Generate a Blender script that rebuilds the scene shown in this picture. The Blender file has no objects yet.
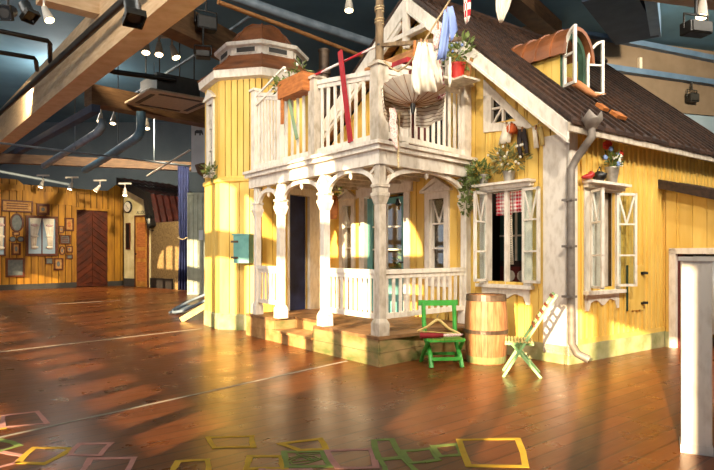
import bpy, bmesh, math, random
from math import sin, cos, tan, pi, radians, atan2, hypot, sqrt
from mathutils import Vector, Matrix

random.seed(11)
rnd = random.random
def ru(a, b): return a + (b - a) * random.random()

scene = bpy.context.scene
col = scene.collection

# ---------------------------------------------------------------- camera geometry (714x470 frame)
FPX, VHOR, HCAM = 590.0, 254.0, 1.45
def W(u, v, Y):
    return Vector(((u - 357) / FPX * Y, Y, HCAM + (VHOR - v) / FPX * Y))
def WZ(u, v, z):
    Y = FPX * (z - HCAM) / (VHOR - v)
    return W(u, v, Y)
def WF(u, v, z=0.0):
    p = WZ(u, v, z); return Vector((p.x, p.y, z))

class Frame:
    """vertical plane: x runs to the right along the wall, y into the wall, z up"""
    def __init__(s, ox, oy, deg):
        s.o = (ox, oy); s.a = radians(deg); s.d = (cos(s.a), sin(s.a)); s.n = (-sin(s.a), cos(s.a))
    def P(s, x, y=0, z=0):
        return Vector((s.o[0] + x*s.d[0] + y*s.n[0], s.o[1] + x*s.d[1] + y*s.n[1], z))
    def X(s, u, y=0):
        k = (u - 357) / FPX
        return (k*(s.o[1] + s.n[1]*y) - s.o[0] - s.n[0]*y) / (s.d[0] - k*s.d[1])
    def Z(s, u, v, y=0):
        Y = s.P(s.X(u, y), y).y
        return HCAM + (VHOR - v) / FPX * Y
    def xz(s, u, v, y=0): return (s.X(u, y), s.Z(u, v, y))

CX, CY = 2.78, 7.78
FA = Frame(CX, CY, -53.1301)          # gable facade
SI = Frame(CX, CY, 36.8699)           # long side wall
def side_xf(x, y, z): return (-y, x, z)      # side-wall coordinates -> facade coordinates

# ---------------------------------------------------------------- mesh builder
def place_xf(px, py, ang=0.0, pz=0.0, then=None):
    c, s = cos(ang), sin(ang)
    def f(x, y, z):
        q = (px + x*c - y*s, py + x*s + y*c, pz + z)
        return then(*q) if then else q
    return f

class MB:
    def __init__(s, xf=None): s.v = []; s.f = []; s.sm = []; s.xf = xf
    def add(s, vs, fs, smooth=False, xf=None):
        b = len(s.v)
        for p in vs:
            p = (p[0], p[1], p[2])
            if xf: p = xf(*p)
            if s.xf: p = s.xf(*p)
            s.v.append(p)
        for f in fs: s.f.append(tuple(i + b for i in f)); s.sm.append(smooth)
        return s
    def box(s, x0, x1, y0, y1, z0, z1, xf=None):
        vs = [(x0,y0,z0),(x1,y0,z0),(x1,y1,z0),(x0,y1,z0),(x0,y0,z1),(x1,y0,z1),(x1,y1,z1),(x0,y1,z1)]
        return s.add(vs, [(0,3,2,1),(4,5,6,7),(0,1,5,4),(1,2,6,5),(2,3,7,6),(3,0,4,7)], False, xf)
    def frustum(s, cx, cy, w0, w1, z0, z1):
        a, b = w0/2, w1/2
        vs = [(cx-a,cy-a,z0),(cx+a,cy-a,z0),(cx+a,cy+a,z0),(cx-a,cy+a,z0),(cx-b,cy-b,z1),(cx+b,cy-b,z1),(cx+b,cy+b,z1),(cx-b,cy+b,z1)]
        return s.add(vs, [(0,3,2,1),(4,5,6,7),(0,1,5,4),(1,2,6,5),(2,3,7,6),(3,0,4,7)])
    def bar(s, p, q, w, h, up=(0,0,1)):
        p, q = Vector(p), Vector(q); d = (q - p).normalized(); up = Vector(up)
        if abs(d.dot(up)) > .98: up = Vector((0,1,0)) if abs(d.y) < .9 else Vector((1,0,0))
        r = d.cross(up).normalized(); t = r.cross(d).normalized()
        vs = []
        for c in (p, q):
            for i, j in ((-1,-1),(1,-1),(1,1),(-1,1)): vs.append(c + r*(i*w/2) + t*(j*h/2))
        return s.add(vs, [(0,1,2,3),(7,6,5,4),(0,4,5,1),(1,5,6,2),(2,6,7,3),(3,7,4,0)])
    def prism(s, poly, y0, y1, xf=None):
        n = len(poly)
        vs = [(x,y0,z) for x,z in poly] + [(x,y1,z) for x,z in poly]
        fs = [tuple(range(n)), tuple(range(2*n-1, n-1, -1))] + [(i, i+n, (i+1)%n+n, (i+1)%n) for i in range(n)]
        return s.add(vs, fs, False, xf)
    def prismz(s, poly, z0, z1):
        n = len(poly)
        vs = [(x,y,z0) for x,y in poly] + [(x,y,z1) for x,y in poly]
        fs = [tuple(range(n)), tuple(range(2*n-1, n-1, -1))] + [(i, i+n, (i+1)%n+n, (i+1)%n) for i in range(n)]
        return s.add(vs, fs)
    def strip(s, outer, inner, y0, y1, closed=False):
        """solid band between two matching (x,z) polylines"""
        n = len(outer); m = n if closed else n-1
        for i in range(m):
            j = (i+1) % n
            vs = []
            for y in (y0, y1):
                for p in (outer[i], outer[j], inner[j], inner[i]): vs.append((p[0], y, p[1]))
            s.add(vs, [(0,1,2,3),(7,6,5,4),(0,4,5,1),(1,5,6,2),(2,6,7,3),(3,7,4,0)])
        return s
    def tube(s, pts, r, n=8, cap=True, smooth=True):
        pts = [Vector(p) for p in pts]; m = len(pts)
        rs = r if isinstance(r, (list, tuple)) else [r]*m
        vs = []; prev = None
        for i, p in enumerate(pts):
            d = (pts[min(i+1, m-1)] - pts[max(i-1, 0)]).normalized()
            if prev is None:
                a = Vector((0,0,1)) if abs(d.z) < .9 else Vector((1,0,0))
                x = d.cross(a).normalized()
            else:
                x = (prev - d*prev.dot(d)).normalized()
            prev = x; y = d.cross(x)
            for k in range(n):
                a = 2*pi*k/n; vs.append(p + (x*cos(a) + y*sin(a))*rs[i])
        fs = [(i*n+k, i*n+(k+1)%n, (i+1)*n+(k+1)%n, (i+1)*n+k) for i in range(m-1) for k in range(n)]
        s.add(vs, fs, smooth)
        if cap:
            s.add([vs[k] for k in range(n)], [tuple(range(n))[::-1]])
            s.add([vs[(m-1)*n+k] for k in range(n)], [tuple(range(n))])
        return s
    def lathe(s, prof, cx=0, cy=0, n=20, smooth=True, rot=0.0, capb=True, capt=True, xf=None):
        vs = []
        for r, z in prof:
            for k in range(n):
                a = rot + 2*pi*k/n; vs.append((cx + r*cos(a), cy + r*sin(a), z))
        m = len(prof)
        fs = [(i*n+k, i*n+(k+1)%n, (i+1)*n+(k+1)%n, (i+1)*n+k) for i in range(m-1) for k in range(n)]
        s.add(vs, fs, smooth, xf)
        if capb and prof[0][0] > 1e-4: s.add([vs[k] for k in range(n)], [tuple(range(n))[::-1]], False, xf)
        if capt and prof[-1][0] > 1e-4: s.add([vs[(m-1)*n+k] for k in range(n)], [tuple(range(n))], False, xf)
        return s
    def ball(s, c, r, n=10, sq=(1,1,1)):
        prof = []
        vs = []; m = n//2+1
        for i in range(m+1):
            t = pi*i/m
            for k in range(n):
                a = 2*pi*k/n
                vs.append((c[0]+r*sq[0]*sin(t)*cos(a), c[1]+r*sq[1]*sin(t)*sin(a), c[2]-r*sq[2]*cos(t)))
        fs = [(i*n+k, i*n+(k+1)%n, (i+1)*n+(k+1)%n, (i+1)*n+k) for i in range(m) for k in range(n)]
        return s.add(vs, fs, True)
    def leaf(s, c, d, L, w, up=None):
        c, d = Vector(c), Vector(d).normalized()
        a = Vector((ru(-1,1), ru(-1,1), ru(-1,1)))
        r = d.cross(a).normalized(); t = r.cross(d)
        vs = [c, c + d*L*.5 + r*w/2 + t*L*.06, c + d*L, c + d*L*.5 - r*w/2 + t*L*.06]
        return s.add(vs, [(0,1,2,3)])
    def foliage(s, c, rad, n, L=.08, w=.035, sq=(1,1,1)):
        c = Vector(c)
        for _ in range(n):
            d = Vector((random.gauss(0,1), random.gauss(0,1), random.gauss(0,1))).normalized()
            q = rnd()**.5
            p = c + Vector((d.x*sq[0], d.y*sq[1], d.z*sq[2]))*rad*q
            s.leaf(p, d + Vector((ru(-.6,.6), ru(-.6,.6), ru(-.2,.8))), L*ru(.6,1.3), w*ru(.7,1.3))
        return s
    def cloth(s, rows, nx=8, amp=.02, freq=3.0, th=.012, ph=0.0, y=0.0, slack=0.0):
        """hanging cloth: rows of (z, x left, x right) from the top down, folded in y"""
        m = len(rows); front = []; back = []
        for i, (z, a, b) in enumerate(rows):
            t = i / max(1, m-1)
            for k in range(nx+1):
                q = k/nx; x = a + (b-a)*q
                yy = y + amp*(.35+.65*t)*sin(2*pi*freq*q + ph + .6*t) + slack*t*t
                front.append((x, yy - th/2, z)); back.append((x, yy + th/2, z))
        N = len(front); st = nx+1
        fs = []
        for i in range(m-1):
            for k in range(nx):
                a, b, c, d = i*st+k, i*st+k+1, (i+1)*st+k+1, (i+1)*st+k
                fs.append((a,d,c,b)); fs.append((a+N,b+N,c+N,d+N))
        edge = [k for k in range(st)] + [i*st+nx for i in range(1,m)] + [(m-1)*st+k for k in range(nx-1,-1,-1)] + [i*st for i in range(m-2,0,-1)]
        for i in range(len(edge)):
            a, b = edge[i], edge[(i+1) % len(edge)]
            fs.append((a,b,b+N,a+N))
        return s.add(front + back, fs, True)
    def build(s, name, mat, parent=None, loc=(0,0,0), rot=0.0, bevel=0.0):
        me = bpy.data.meshes.new(name)
        me.from_pydata([tuple(p) for p in s.v], [], s.f)
        for p, k in zip(me.polygons, s.sm): p.use_smooth = k
        bm = bmesh.new(); bm.from_mesh(me); bmesh.ops.delete(bm, geom=[q for q in bm.verts if not q.link_faces], context='VERTS'); bmesh.ops.recalc_face_normals(bm, faces=bm.faces); bm.to_mesh(me); bm.free()
        me.materials.append(mat)
        o = bpy.data.objects.new(name, me); col.objects.link(o)
        if parent: o.parent = parent
        else: o.location = loc; o.rotation_euler = (0,0,rot)
        if bevel:
            b = o.modifiers.new('bevel', 'BEVEL'); b.width = bevel; b.segments = 2; b.limit_method = 'ANGLE'; b.angle_limit = radians(50)
        return o

def tag(o, label=None, cat=None, group=None, kind=None):
    if label: o['label'] = label
    if cat: o['category'] = cat
    if group: o['group'] = group
    if kind: o['kind'] = kind
    return o
def thing(name, label, cat, loc=(0,0,0), rot=0.0, group=None):
    o = bpy.data.objects.new(name, None); col.objects.link(o)
    o.empty_display_size = .2
    o.location = loc; o.rotation_euler = (0,0,rot)
    return tag(o, label, cat, group)
def struct(name, mb, mat, **k):
    return tag(mb.build(name, mat, **k), kind='structure')
def copy_tree(o, parent=None):
    c = o.copy(); col.objects.link(c)
    if parent: c.parent = parent
    for ch in list(o.children): copy_tree(ch, c)
    return c

# ---------------------------------------------------------------- materials
def lin(h):
    h = h.lstrip('#'); out = []
    for i in (0,2,4):
        c = int(h[i:i+2], 16)/255
        out.append(c/12.92 if c <= .04045 else ((c+.055)/1.055)**2.4)
    return tuple(out)
class NT:
    def __init__(s, name):
        s.m = bpy.data.materials.new(name); s.m.use_nodes = True
        s.t = s.m.node_tree; s.n = s.t.nodes; s.b = s.n['Principled BSDF']
    def new(s, ty, **k):
        n = s.n.new(ty)
        for a, b in k.items(): setattr(n, a, b)
        return n
    def link(s, a, b): s.t.links.new(a, b)
    def ramp(s, fac, stops):
        r = s.new('ShaderNodeValToRGB'); e = r.color_ramp.elements
        while len(e) < len(stops): e.new(.5)
        for i, (p, c) in enumerate(stops): e[i].position = p; e[i].color = (*c, 1)
        s.link(fac, r.inputs[0]); return r.outputs[0]
    def mix(s, fac, a, b, mode='MIX'):
        n = s.new('ShaderNodeMix', data_type='RGBA', blend_type=mode)
        for i, x in ((0, fac), (6, a), (7, b)):
            if isinstance(x, (int, float)): n.inputs[i].default_value = x
            elif isinstance(x, tuple): n.inputs[i].default_value = (*x, 1)
            else: s.link(x, n.inputs[i])
        return n.outputs[2]
    def math(s, op, a, b=0.0):
        n = s.new('ShaderNodeMath', operation=op)
        for i, x in enumerate((a, b)):
            if isinstance(x, (int, float)): n.inputs[i].default_value = x
            else: s.link(x, n.inputs[i])
        return n.outputs[0]
    def coord(s, scale=(1,1,1), rot=(0,0,0)):
        tc = s.new('ShaderNodeTexCoord'); mp = s.new('ShaderNodeMapping')
        mp.inputs['Scale'].default_value = scale; mp.inputs['Rotation'].default_value = rot
        s.link(tc.outputs['Object'], mp.inputs[0]); return mp.outputs[0]
    def noise(s, vec, scale, detail=4, rough=.55):
        n = s.new('ShaderNodeTexNoise'); n.inputs['Scale'].default_value = scale
        n.inputs['Detail'].default_value = detail; n.inputs['Roughness'].default_value = rough
        s.link(vec, n.inputs['Vector']); return n.outputs['Fac']
    def bump(s, h, strength=.3, dist=.01):
        b = s.new('ShaderNodeBump'); b.inputs['Strength'].default_value = strength; b.inputs['Distance'].default_value = dist
        s.link(h, b.inputs['Height']); s.link(b.outputs[0], s.b.inputs['Normal'])

def paint(name, hexa, hexb=None, rough=.55, scale=5, stretch=(1,1,1), lo=.35, hi=.7, island=0.0, bump=.0, metal=0.0, spec=.5):
    """painted or bare surface with its own mottling; island = tone difference from board to board"""
    t = NT(name); a = lin(hexa); b = lin(hexb) if hexb else tuple(x*.8 for x in a)
    v = t.coord(stretch)
    f = t.noise(v, scale)
    c = t.ramp(f, [(lo, b), (hi, a)])
    if island:
        g = t.new('ShaderNodeNewGeometry')
        k = t.math('ADD', t.math('MULTIPLY', g.outputs['Random Per Island'], island), 1 - island)
        hs = t.new('ShaderNodeHueSaturation'); t.link(k, hs.inputs['Value']); t.link(c, hs.inputs['Color']); c = hs.outputs[0]
    t.link(c, t.b.inputs['Base Color'])
    t.b.inputs['Roughness'].default_value = rough; t.b.inputs['Metallic'].default_value = metal
    t.b.inputs['Specular IOR Level'].default_value = spec
    if bump: t.bump(t.noise(v, scale*4), bump, .01)
    return t.m
def plain(name, hexa, rough=.5, metal=0.0): return paint(name, hexa, None, rough, 9, metal=metal)
def pattern(name, kind, ha, hb, scale=12, rough=.8, axis=(1,0,0), dist=0.0, rot=(0,0,0), stops=(.47,.53)):
    t = NT(name); v = t.coord((1,1,1), rot)
    if kind == 'wave':
        n = t.new('ShaderNodeTexWave'); n.inputs['Scale'].default_value = scale; n.inputs['Distortion'].default_value = dist
        n.bands_direction = axis; t.link(v, n.inputs['Vector'])
        c = t.ramp(n.outputs['Fac'], [(stops[0], lin(ha)), (stops[1], lin(hb))])
    elif kind == 'gingham':
        sx = t.new('ShaderNodeSeparateXYZ'); t.link(v, sx.inputs[0])
        def sq(o): return t.math('GREATER_THAN', t.math('FRACT', t.math('MULTIPLY', o, scale)), .5)
        k = t.math('MULTIPLY', t.math('ADD', sq(sx.outputs[0]), sq(sx.outputs[2])), .5)
        c = t.ramp(k, [(0.0, lin(ha)), (1.0, lin(hb))])
    elif kind == 'checker':
        n = t.new('ShaderNodeTexChecker'); n.inputs['Scale'].default_value = scale; t.link(v, n.inputs['Vector'])
        n.inputs['Color1'].default_value = (*lin(ha),1); n.inputs['Color2'].default_value = (*lin(hb),1); c = n.outputs['Color']
    elif kind == 'speckle':
        f = t.noise(v, scale, 2); c = t.ramp(f, [(.47, lin(ha)), (.53, lin(hb))])
    t.link(c, t.b.inputs['Base Color']); t.b.inputs['Roughness'].default_value = rough
    return t.m
def glassmat(name, tint=(.9,.95,.95), gloss=.07):
    t = NT(name); t.n.remove(t.b)
    tr = t.new('ShaderNodeBsdfTransparent'); tr.inputs[0].default_value = (*tint, 1)
    gl = t.new('ShaderNodeBsdfGlossy'); gl.inputs['Roughness'].default_value = .03
    fr = t.new('ShaderNodeLayerWeight'); fr.inputs[0].default_value = .5
    mx = t.new('ShaderNodeMixShader'); t.link(t.math('ADD', t.math('MULTIPLY', t.math('POWER', fr.outputs['Facing'], 4.0), .6), gloss), mx.inputs[0])
    t.link(tr.outputs[0], mx.inputs[1]); t.link(gl.outputs[0], mx.inputs[2])
    t.link(mx.outputs[0], t.n['Material Output'].inputs[0]); return t.m
def glow(name, hexa, strength):
    t = NT(name); t.b.inputs['Base Color'].default_value = (*lin(hexa),1)
    t.b.inputs['Emission Color'].default_value = (*lin(hexa),1); t.b.inputs['Emission Strength'].default_value = strength
    return t.m

def floor_mat():
    t = NT('floor_boards'); v = t.coord((1,1,1), (0,0,-radians(40)))
    br = t.new('ShaderNodeTexBrick', offset=.37, offset_frequency=2)
    for k, x in (('Scale',1.0),('Mortar Size',.011),('Mortar Smooth',.1),('Bias',0.0),('Brick Width',5.2),('Row Height',.16)): br.inputs[k].default_value = x
    br.inputs['Color1'].default_value = (*lin('7E4620'),1); br.inputs['Color2'].default_value = (*lin('5A2F13'),1); br.inputs['Mortar'].default_value = (*lin('170C06'),1)
    t.link(v, br.inputs['Vector'])
    v2 = t.coord((1,1,1), (0,0,-radians(40)))
    mp = t.new('ShaderNodeMapping'); mp.inputs['Scale'].default_value = (1.2, 22, 1); t.link(v2, mp.inputs[0])
    g = t.noise(mp.outputs[0], 2.0, 6, .65)
    c = t.mix(.42, br.outputs['Color'], t.ramp(g, [(.3, lin('40200B')), (.75, lin('8E4E20'))]), 'MIX')
    w = t.noise(v2, .9, 5)                     # worn paler patches
    c = t.mix(t.math('MULTIPLY', w, .3), c, lin('7E4620'))
    sp = t.noise(v2, 110, 2)                    # small scuffs
    t.link(c, t.b.inputs['Base Color'])
    r = t.math('ADD', t.math('MULTIPLY', t.noise(v2, 3, 4), .22), .19)
    t.link(r, t.b.inputs['Roughness'])
    t.b.inputs['Specular IOR Level'].default_value = .27
    h = t.math('ADD', t.math('MULTIPLY', br.outputs['Fac'], -1.0), t.math('MULTIPLY', g, .12))
    t.bump(h, .35, .006)
    return t.m

M = {}
M['floor'] = floor_mat()
M['yellow'] = paint('yellow_paint', 'F0CC6E', 'E0B44E', .6, 3, (2,2,.35), .3, .68, island=.14)
M['gap'] = paint('board_gap', '5A4016', '3A280C', .9, 5)
M['yellow_dark'] = paint('ochre_paint', 'C98F22', '8F5E12', .6, 3, (2,2,.3), .3, .7, island=.22)
M['white'] = paint('weathered_white', 'E8E0D2', 'D0C5B3', .55, 5, (3,3,1.2), .28, .55)
M['white_worn'] = paint('worn_white', 'CABFAE', 'A79A86', .6, 6, (2,2,1), .33, .6)
M['cream'] = paint('cream_plaster', 'E6D9A8', 'C6B47C', .8, 2)
M['tan'] = paint('tan_plaster', '8E7546', '5A4426', .9, 14, lo=.3, hi=.7, bump=.4)
M['glulam'] = paint('glulam', 'DDBF98', 'C6A276', .55, 3, (1,1,6), .3, .7)
M['glulam_dark'] = paint('brown_beam', '7A5A3A', '5A4028', .6, 3, (1,1,6))
M['ceiling'] = paint('ceiling_blue', '6A93AA', '587F96', .8, .6)
M['navy_ceiling'] = paint('dark_beam_blue', '3C4A60', '303c52', .7, 2)
M['steel_blue'] = paint('steel_blue', '6A86A6', '587494', .5, 3)
M['blue_wall'] = paint('grey_blue_wall', '5E6A74', '4F5B66', .85, .8)
M['brown_wall'] = paint('brown_band', '8E7C68', '7C6A56', .8, 1.2)
M['pale_wall'] = paint('pale_blue_wall', '9FB4C4', '8EA5B6', .85, 1)
M['black'] = plain('black_metal', '15130F', .45)
M['pipe'] = paint('grey_pipe', '8593A0', '66747F', .4, 4)
M['pipe_blue'] = paint('blue_duct', '5F8296', '4C6D80', .5, 4)
M['lamp_white'] = plain('lamp_white', 'CFC6B8', .4)
M['lamp_glow'] = glow('lamp_glow', 'FFE3B0', 9)
M['roof'] = paint('roof_boards', '553A2A', '2A1B13', .55, 6, (3,3,3), .35, .7, island=.5)
M['copper'] = paint('copper_sheet', '9A5E36', '5E361E', .45, 3, (1,1,1), .3, .7, metal=.15)
M['stone'] = paint('plinth_stone', 'BDB489', '8C9058', .85, 4, bump=.3)
M['skirt'] = paint('mossy_boards', 'A98C5C', '5E6A34', .7, 2.6, (1,1,2.2), .33, .62, island=.1)
M['deck'] = paint('deck_boards', 'A27A50', '74502E', .6, 4, (1,1,1), island=.2)
M['step'] = paint('step_boards', 'C59A62', '9A6E3C', .65, 5)
M['teal'] = paint('teal_paint', '6FA79F', '558E88', .5, 4)
M['navy'] = paint('navy_cloth', '2C3666', '20284C', .8, 4)
M['dark'] = plain('dark_room', '2A221C', .8)  # darkness of unlit rooms put into the colour; soil shares it
M['dark_red'] = plain('dark_red', '5A1C14', .6)
M['glass'] = glassmat('glass')
M['green'] = paint('green_paint', '4FB548', '3A9638', .45, 5)
M['mint'] = paint('mint_paint', 'A6D28C', '86BA78', .5, 5)
M['slat_yellow'] = paint('slat_yellow', 'E3D08A', 'C9A860', .5, 5)
M['slat_red'] = paint('slat_red', 'A5502E', '8A3A22', .5, 5)
M['barrel'] = paint('barrel_wood', 'BB8658', '8C5A34', .6, 7, (4,4,.6), .3, .7, island=.2)
M['hoop'] = paint('hoop_iron', '6E5A48', '45362A', .45, 6, metal=.4)
M['hoop_green'] = paint('hoop_green', '8B9360', '6B7448', .6, 6)
M['rain'] = paint('zinc', '8F867C', '6E655C', .5, 7, metal=.2)
M['wood'] = paint('bare_wood', 'B98550', '8A5A30', .6, 6, (1,1,5))
M['orange_wood'] = paint('orange_wood', 'C77C3C', '9C5826', .6, 6, (1,1,4))
M['pole'] = paint('weathered_pole', '8F7858', '5E4A32', .7, 6, (3,3,1))
M['rope'] = paint('rope', 'D8C49C', 'A88E62', .9, 30)
M['leaf'] = paint('leaf_green', '84934C', '566A2C', .6, 9, island=.4)
M['leaf_pale'] = paint('leaf_pale', 'B5AD70', '6F7A3C', .6, 9, island=.4)
M['red'] = plain('red_paint', 'A8202A', .5)
M['flower_red'] = plain('flower_red', 'D0361C', .7)
M['flower_blue'] = plain('flower_blue', '7F97C9', .7)
M['flower_white'] = plain('flower_white', 'F1EBD8', .7)
M['pot_red'] = plain('pot_red', 'B3261A', .45)
M['pot_zinc'] = paint('pot_zinc', 'B5AFA4', '8A8378', .4, 8, metal=.3)
M['skin'] = paint('mannequin_skin', 'C9895C', 'B67648', .5, 6)
M['linen'] = paint('linen', 'F5ECD9', 'E0D4BC', .9, 6)
M['shirt_blue'] = paint('shirt_blue', '93A9DF', '7D92CC', .85, 4)
M['stripe_pink'] = pattern('pink_stripes', 'wave', 'E9DCD2', 'B8616A', 11, axis='DIAGONAL')
M['speckle_pink'] = pattern('pink_knit', 'speckle', 'E5D2C6', 'CD9A96', 60)
M['zigzag'] = pattern('wavy_print', 'wave', '9C8666', 'EBDFC8', 7, axis='Z', dist=4, stops=(.1,.22))
M['gingham'] = pattern('red_gingham', 'gingham', 'F1E6DE', 'C8102E', 19)
M['barber'] = pattern('red_white_spiral', 'wave', 'E9E2DA', 'B01E2C', 5.5, axis='DIAGONAL')
M['harlequin'] = pattern('red_white_harlequin', 'checker', 'B81424', 'EDE4D6', 14)
M['paper'] = paint('old_paper', 'C79A5C', 'A8763A', .8, 12)
M['mirror_grey'] = paint('grey_print', '6E7470', '565C5C', .5, 9)
M['frame_brown'] = paint('frame_brown', '6B3416', '4A2210', .45, 8)
M['window_print'] = pattern('shop_print', 'speckle', 'B9C4BE', '6A4A40', 9)
M['lace'] = pattern('lace', 'checker', 'E9DFCB', '9E9684', 60)
M['chalk_pink'] = plain('chalk_pink', 'DC9E90', .9)
M['chalk_yellow'] = plain('chalk_yellow', 'EABB38', .9)
M['chalk_green'] = plain('chalk_green', '93A654', .9)
M['line_white'] = plain('line_white', 'B3AA98', .8)
M['grey_boards'] = paint('grey_boards', 'B4BBA9', '98A08E', .7, 4, island=.12)
M['tile_red'] = paint('roof_tile', '5A2218', '2C120E', .4, 7, island=.3)
M['bark_dark'] = paint('dark_trim', '1E1915', '100D0B', .6, 6)
M['door_ochre'] = paint('door_ochre', 'C98F3C', 'A26C24', .55, 5)
M['brown_cloth'] = paint('brown_cloth', '5A3E26', '38261A', .9, 5)
M['ac_white'] = plain('ac_white', 'C9B69A', .5)
M['ac_grey'] = plain('ac_grey', '4A4844', .5, .3)
M['banner'] = paint('banner_white', 'D3DAE0', 'BFC8D0', .7, 2)
# ================================================================ the hall
CEIL = 7.9
QV, PV = Vector((.768,.64,0)), Vector((-.64,.768,0))
O_ = -QV*5
S0, S1 = O_ + PV*-9, O_ + PV*42
E0 = S0 + QV*20; E1 = Vector((14,30,0))
hall = [(S0.x,S0.y),(E0.x,E0.y),(E1.x,E1.y),(S1.x,30)]
struct('floor', MB().prismz(hall, -.12, 0), M['floor'])
struct('ceiling', MB().prismz(hall, CEIL, CEIL+.1), M['ceiling'])
struct('wall_back', MB().box(-30, 14, 28.9, 29.1, 0, CEIL), M['blue_wall'])
struct('wall_front', MB().bar((S0.x,S0.y,CEIL/2),(E0.x,E0.y,CEIL/2),.2,CEIL), M['blue_wall'])
struct('wall_east', MB().bar((E0.x,E0.y,CEIL/2),(E1.x,E1.y,CEIL/2),.2,CEIL), M['blue_wall'])
# the long window wall to the left of the photographer: tall mullioned bays, some with arched lights above
WWF = Frame(O_.x, O_.y, math.degrees(atan2(PV.y, PV.x)))
PIERS = [(-9,-4.0),(-.35,.9),(3.75,4.15),(7.3,7.8),(10.8,11.3),(14.3,14.8),(17.8,18.3),(21.3,21.8),(24.8,25.3),(28.3,42)]
SILL, HEAD, TR, TOP = .35, 3.95, 4.4, 5.45
wf = MB(); mu = MB()
for a, b in PIERS: wf.box(a, b, -.1, .2, 0, CEIL)
for i in range(len(PIERS)-1):
    a, b = PIERS[i][1], PIERS[i+1][0]
    wf.box(a, b, -.1, .2, 0, SILL)
    top = HEAD
    if i == 0 or a > 17:
        top = 3.75 if i == 0 else 3.2; wf.box(a, b, -.1, .2, top, CEIL)
    else:
        wf.box(a, b, -.1, .2, HEAD, TR)
        cx, r, n = (a+b)/2, (b-a)/2, 12
        outer = [(a + (b-a)*k/n, CEIL) for k in range(n+1)]
        inner = [(cx - r*cos(pi*k/n), TR + (TOP-TR)*sin(pi*k/n)) for k in range(n+1)]
        wf.strip(outer, inner, -.1, .2); top = TOP
    for k in (1, 2, 3):
        x = a + (b-a)*k/4; mu.box(x-.09, x+.09, .0, .1, SILL, top)
    mu.box(a, b, 0, .1, 1.5, 1.62); mu.box(a, b, 0, .1, 1.84, 2.04)
struct('wall_west', wf, M['blue_wall'], loc=WWF.P(0), rot=WWF.a)
struct('window_1', mu, M['white'], loc=WWF.P(0), rot=WWF.a)

# right rear wall: brown acoustic band over pale blue
RW = Frame(3.0, 16.2, math.degrees(atan2(.3, .95)))
ra = RW.a
def rw_loc(x, y=0, z=0): return RW.P(x, y, z)
struct('wall_right', MB().box(1.8, 12.5, 0, .2, 0, 5.85), M['pale_wall'], loc=rw_loc(0), rot=ra)
struct('trim_1', MB().box(1.8, 12.5, -.06, .2, 5.85, CEIL), M['brown_wall'], loc=rw_loc(0), rot=ra)
def wall_rail(u0, v0, u1, v1, label):
    mb = MB(); y = -.16
    p = (RW.X(u0,y), y, RW.Z(u0,v0,y)); q = (RW.X(u1,y), y, RW.Z(u1,v1,y))
    d = Vector(q)-Vector(p)
    mb.bar(p, Vector(q)+d*.1, .2, .16)
    tag(mb.build('wall_rail', M['steel_blue'], loc=rw_loc(0), rot=ra), label, 'rail')
wall_rail(556, 27, 714, 59, 'upper blue steel rail along the brown wall band below the ceiling')
wall_rail(604, 67, 714, 83, 'lower blue steel rail across the middle of the brown wall band')
mb = MB(); x, z = RW.xz(640, 66, -.1); mb.box(x-.05, x+.05, -.14, -.06, z-.25, z+.25)
tag(mb.build('wall_tag', M['linen'], loc=rw_loc(0), rot=ra), 'small pale tag hanging on the brown wall beyond the dormer', 'tag')

# big beams
def beam(name, p, q, w, h, mat, label=None):
    """bottom edge centre line p-q"""
    p, q = Vector(p), Vector(q); c = (p+q)/2; d = q-p
    mb = MB(); off = Vector((0,0,h/2)) if isinstance(h,(int,float)) else 0
    mb.bar(p-c+off, q-c+off, w, h)
    o = mb.build(name, mat, loc=c)
    if label: tag(o, label, 'beam')
    return tag(o, kind='structure')
a0, a1 = WZ(153, 12.8, 5.5), WZ(25.5, 120, 5.5)
b0 = WZ(180, 20, 5.5)
dr = (a1-a0).normalized(); pr = Vector((dr.y, -dr.x, 0))
wd = abs((b0-a0).dot(pr))
beam('ceiling_beam', a0 - dr*5 + pr*wd/2, a0 + dr*19.5 + pr*wd/2, wd, 1.15, M['glulam'], 'huge pale glulam beam crossing the upper left')
def zbeam(u0,v0,u1,v1,z,w,h,mat,label,ext0=0,ext1=0):
    p, q = WZ(u0,v0,z), WZ(u1,v1,z); d = (q-p).normalized()
    return beam('ceiling_beam', p-d*ext0, q+d*ext1, w, h, mat, label)
zbeam(88,105,210,127, 5.6, .5, .55, M['glulam_dark'], 'brown beam above the ceiling air unit', .0, 8)
zbeam(150,24,232,62, 6.0, .45, .6, M['glulam_dark'], 'dark brown beam above the turret dome', .2, 8)
zbeam(0,163,190,171, 4.9, .3, .35, M['glulam_dark'], 'low brown beam in front of the far blue wall', 5, 6)
zbeam(38,2,98,17, 6.4, .35, .35, M['glulam'], 'tan beam end in the top left corner', 0, .4)
p, q = W(607,-4,13.2), W(637,41,16.2)
beam('ceiling_beam', p, q, 1.1, .5, M['navy_ceiling'], 'wide dark blue sloping beam above the dormer')
p, q = W(650,-4,13.0), W(656,38,16.0)
beam('ceiling_beam', p, q, .25, .55, M['steel_blue'], 'narrow blue beam beside the wide dark beam')
p, q = W(500,-6,13.5), W(553,38,16.5)
beam('ceiling_beam', p, q, .5, .4, M['glulam_dark'], 'brown sloping beam behind the gable roof')
zbeam(596,-14,716,3, 5.75, .5, .45, M['glulam'], 'tan beam along the top right edge', 0, 3)

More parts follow.
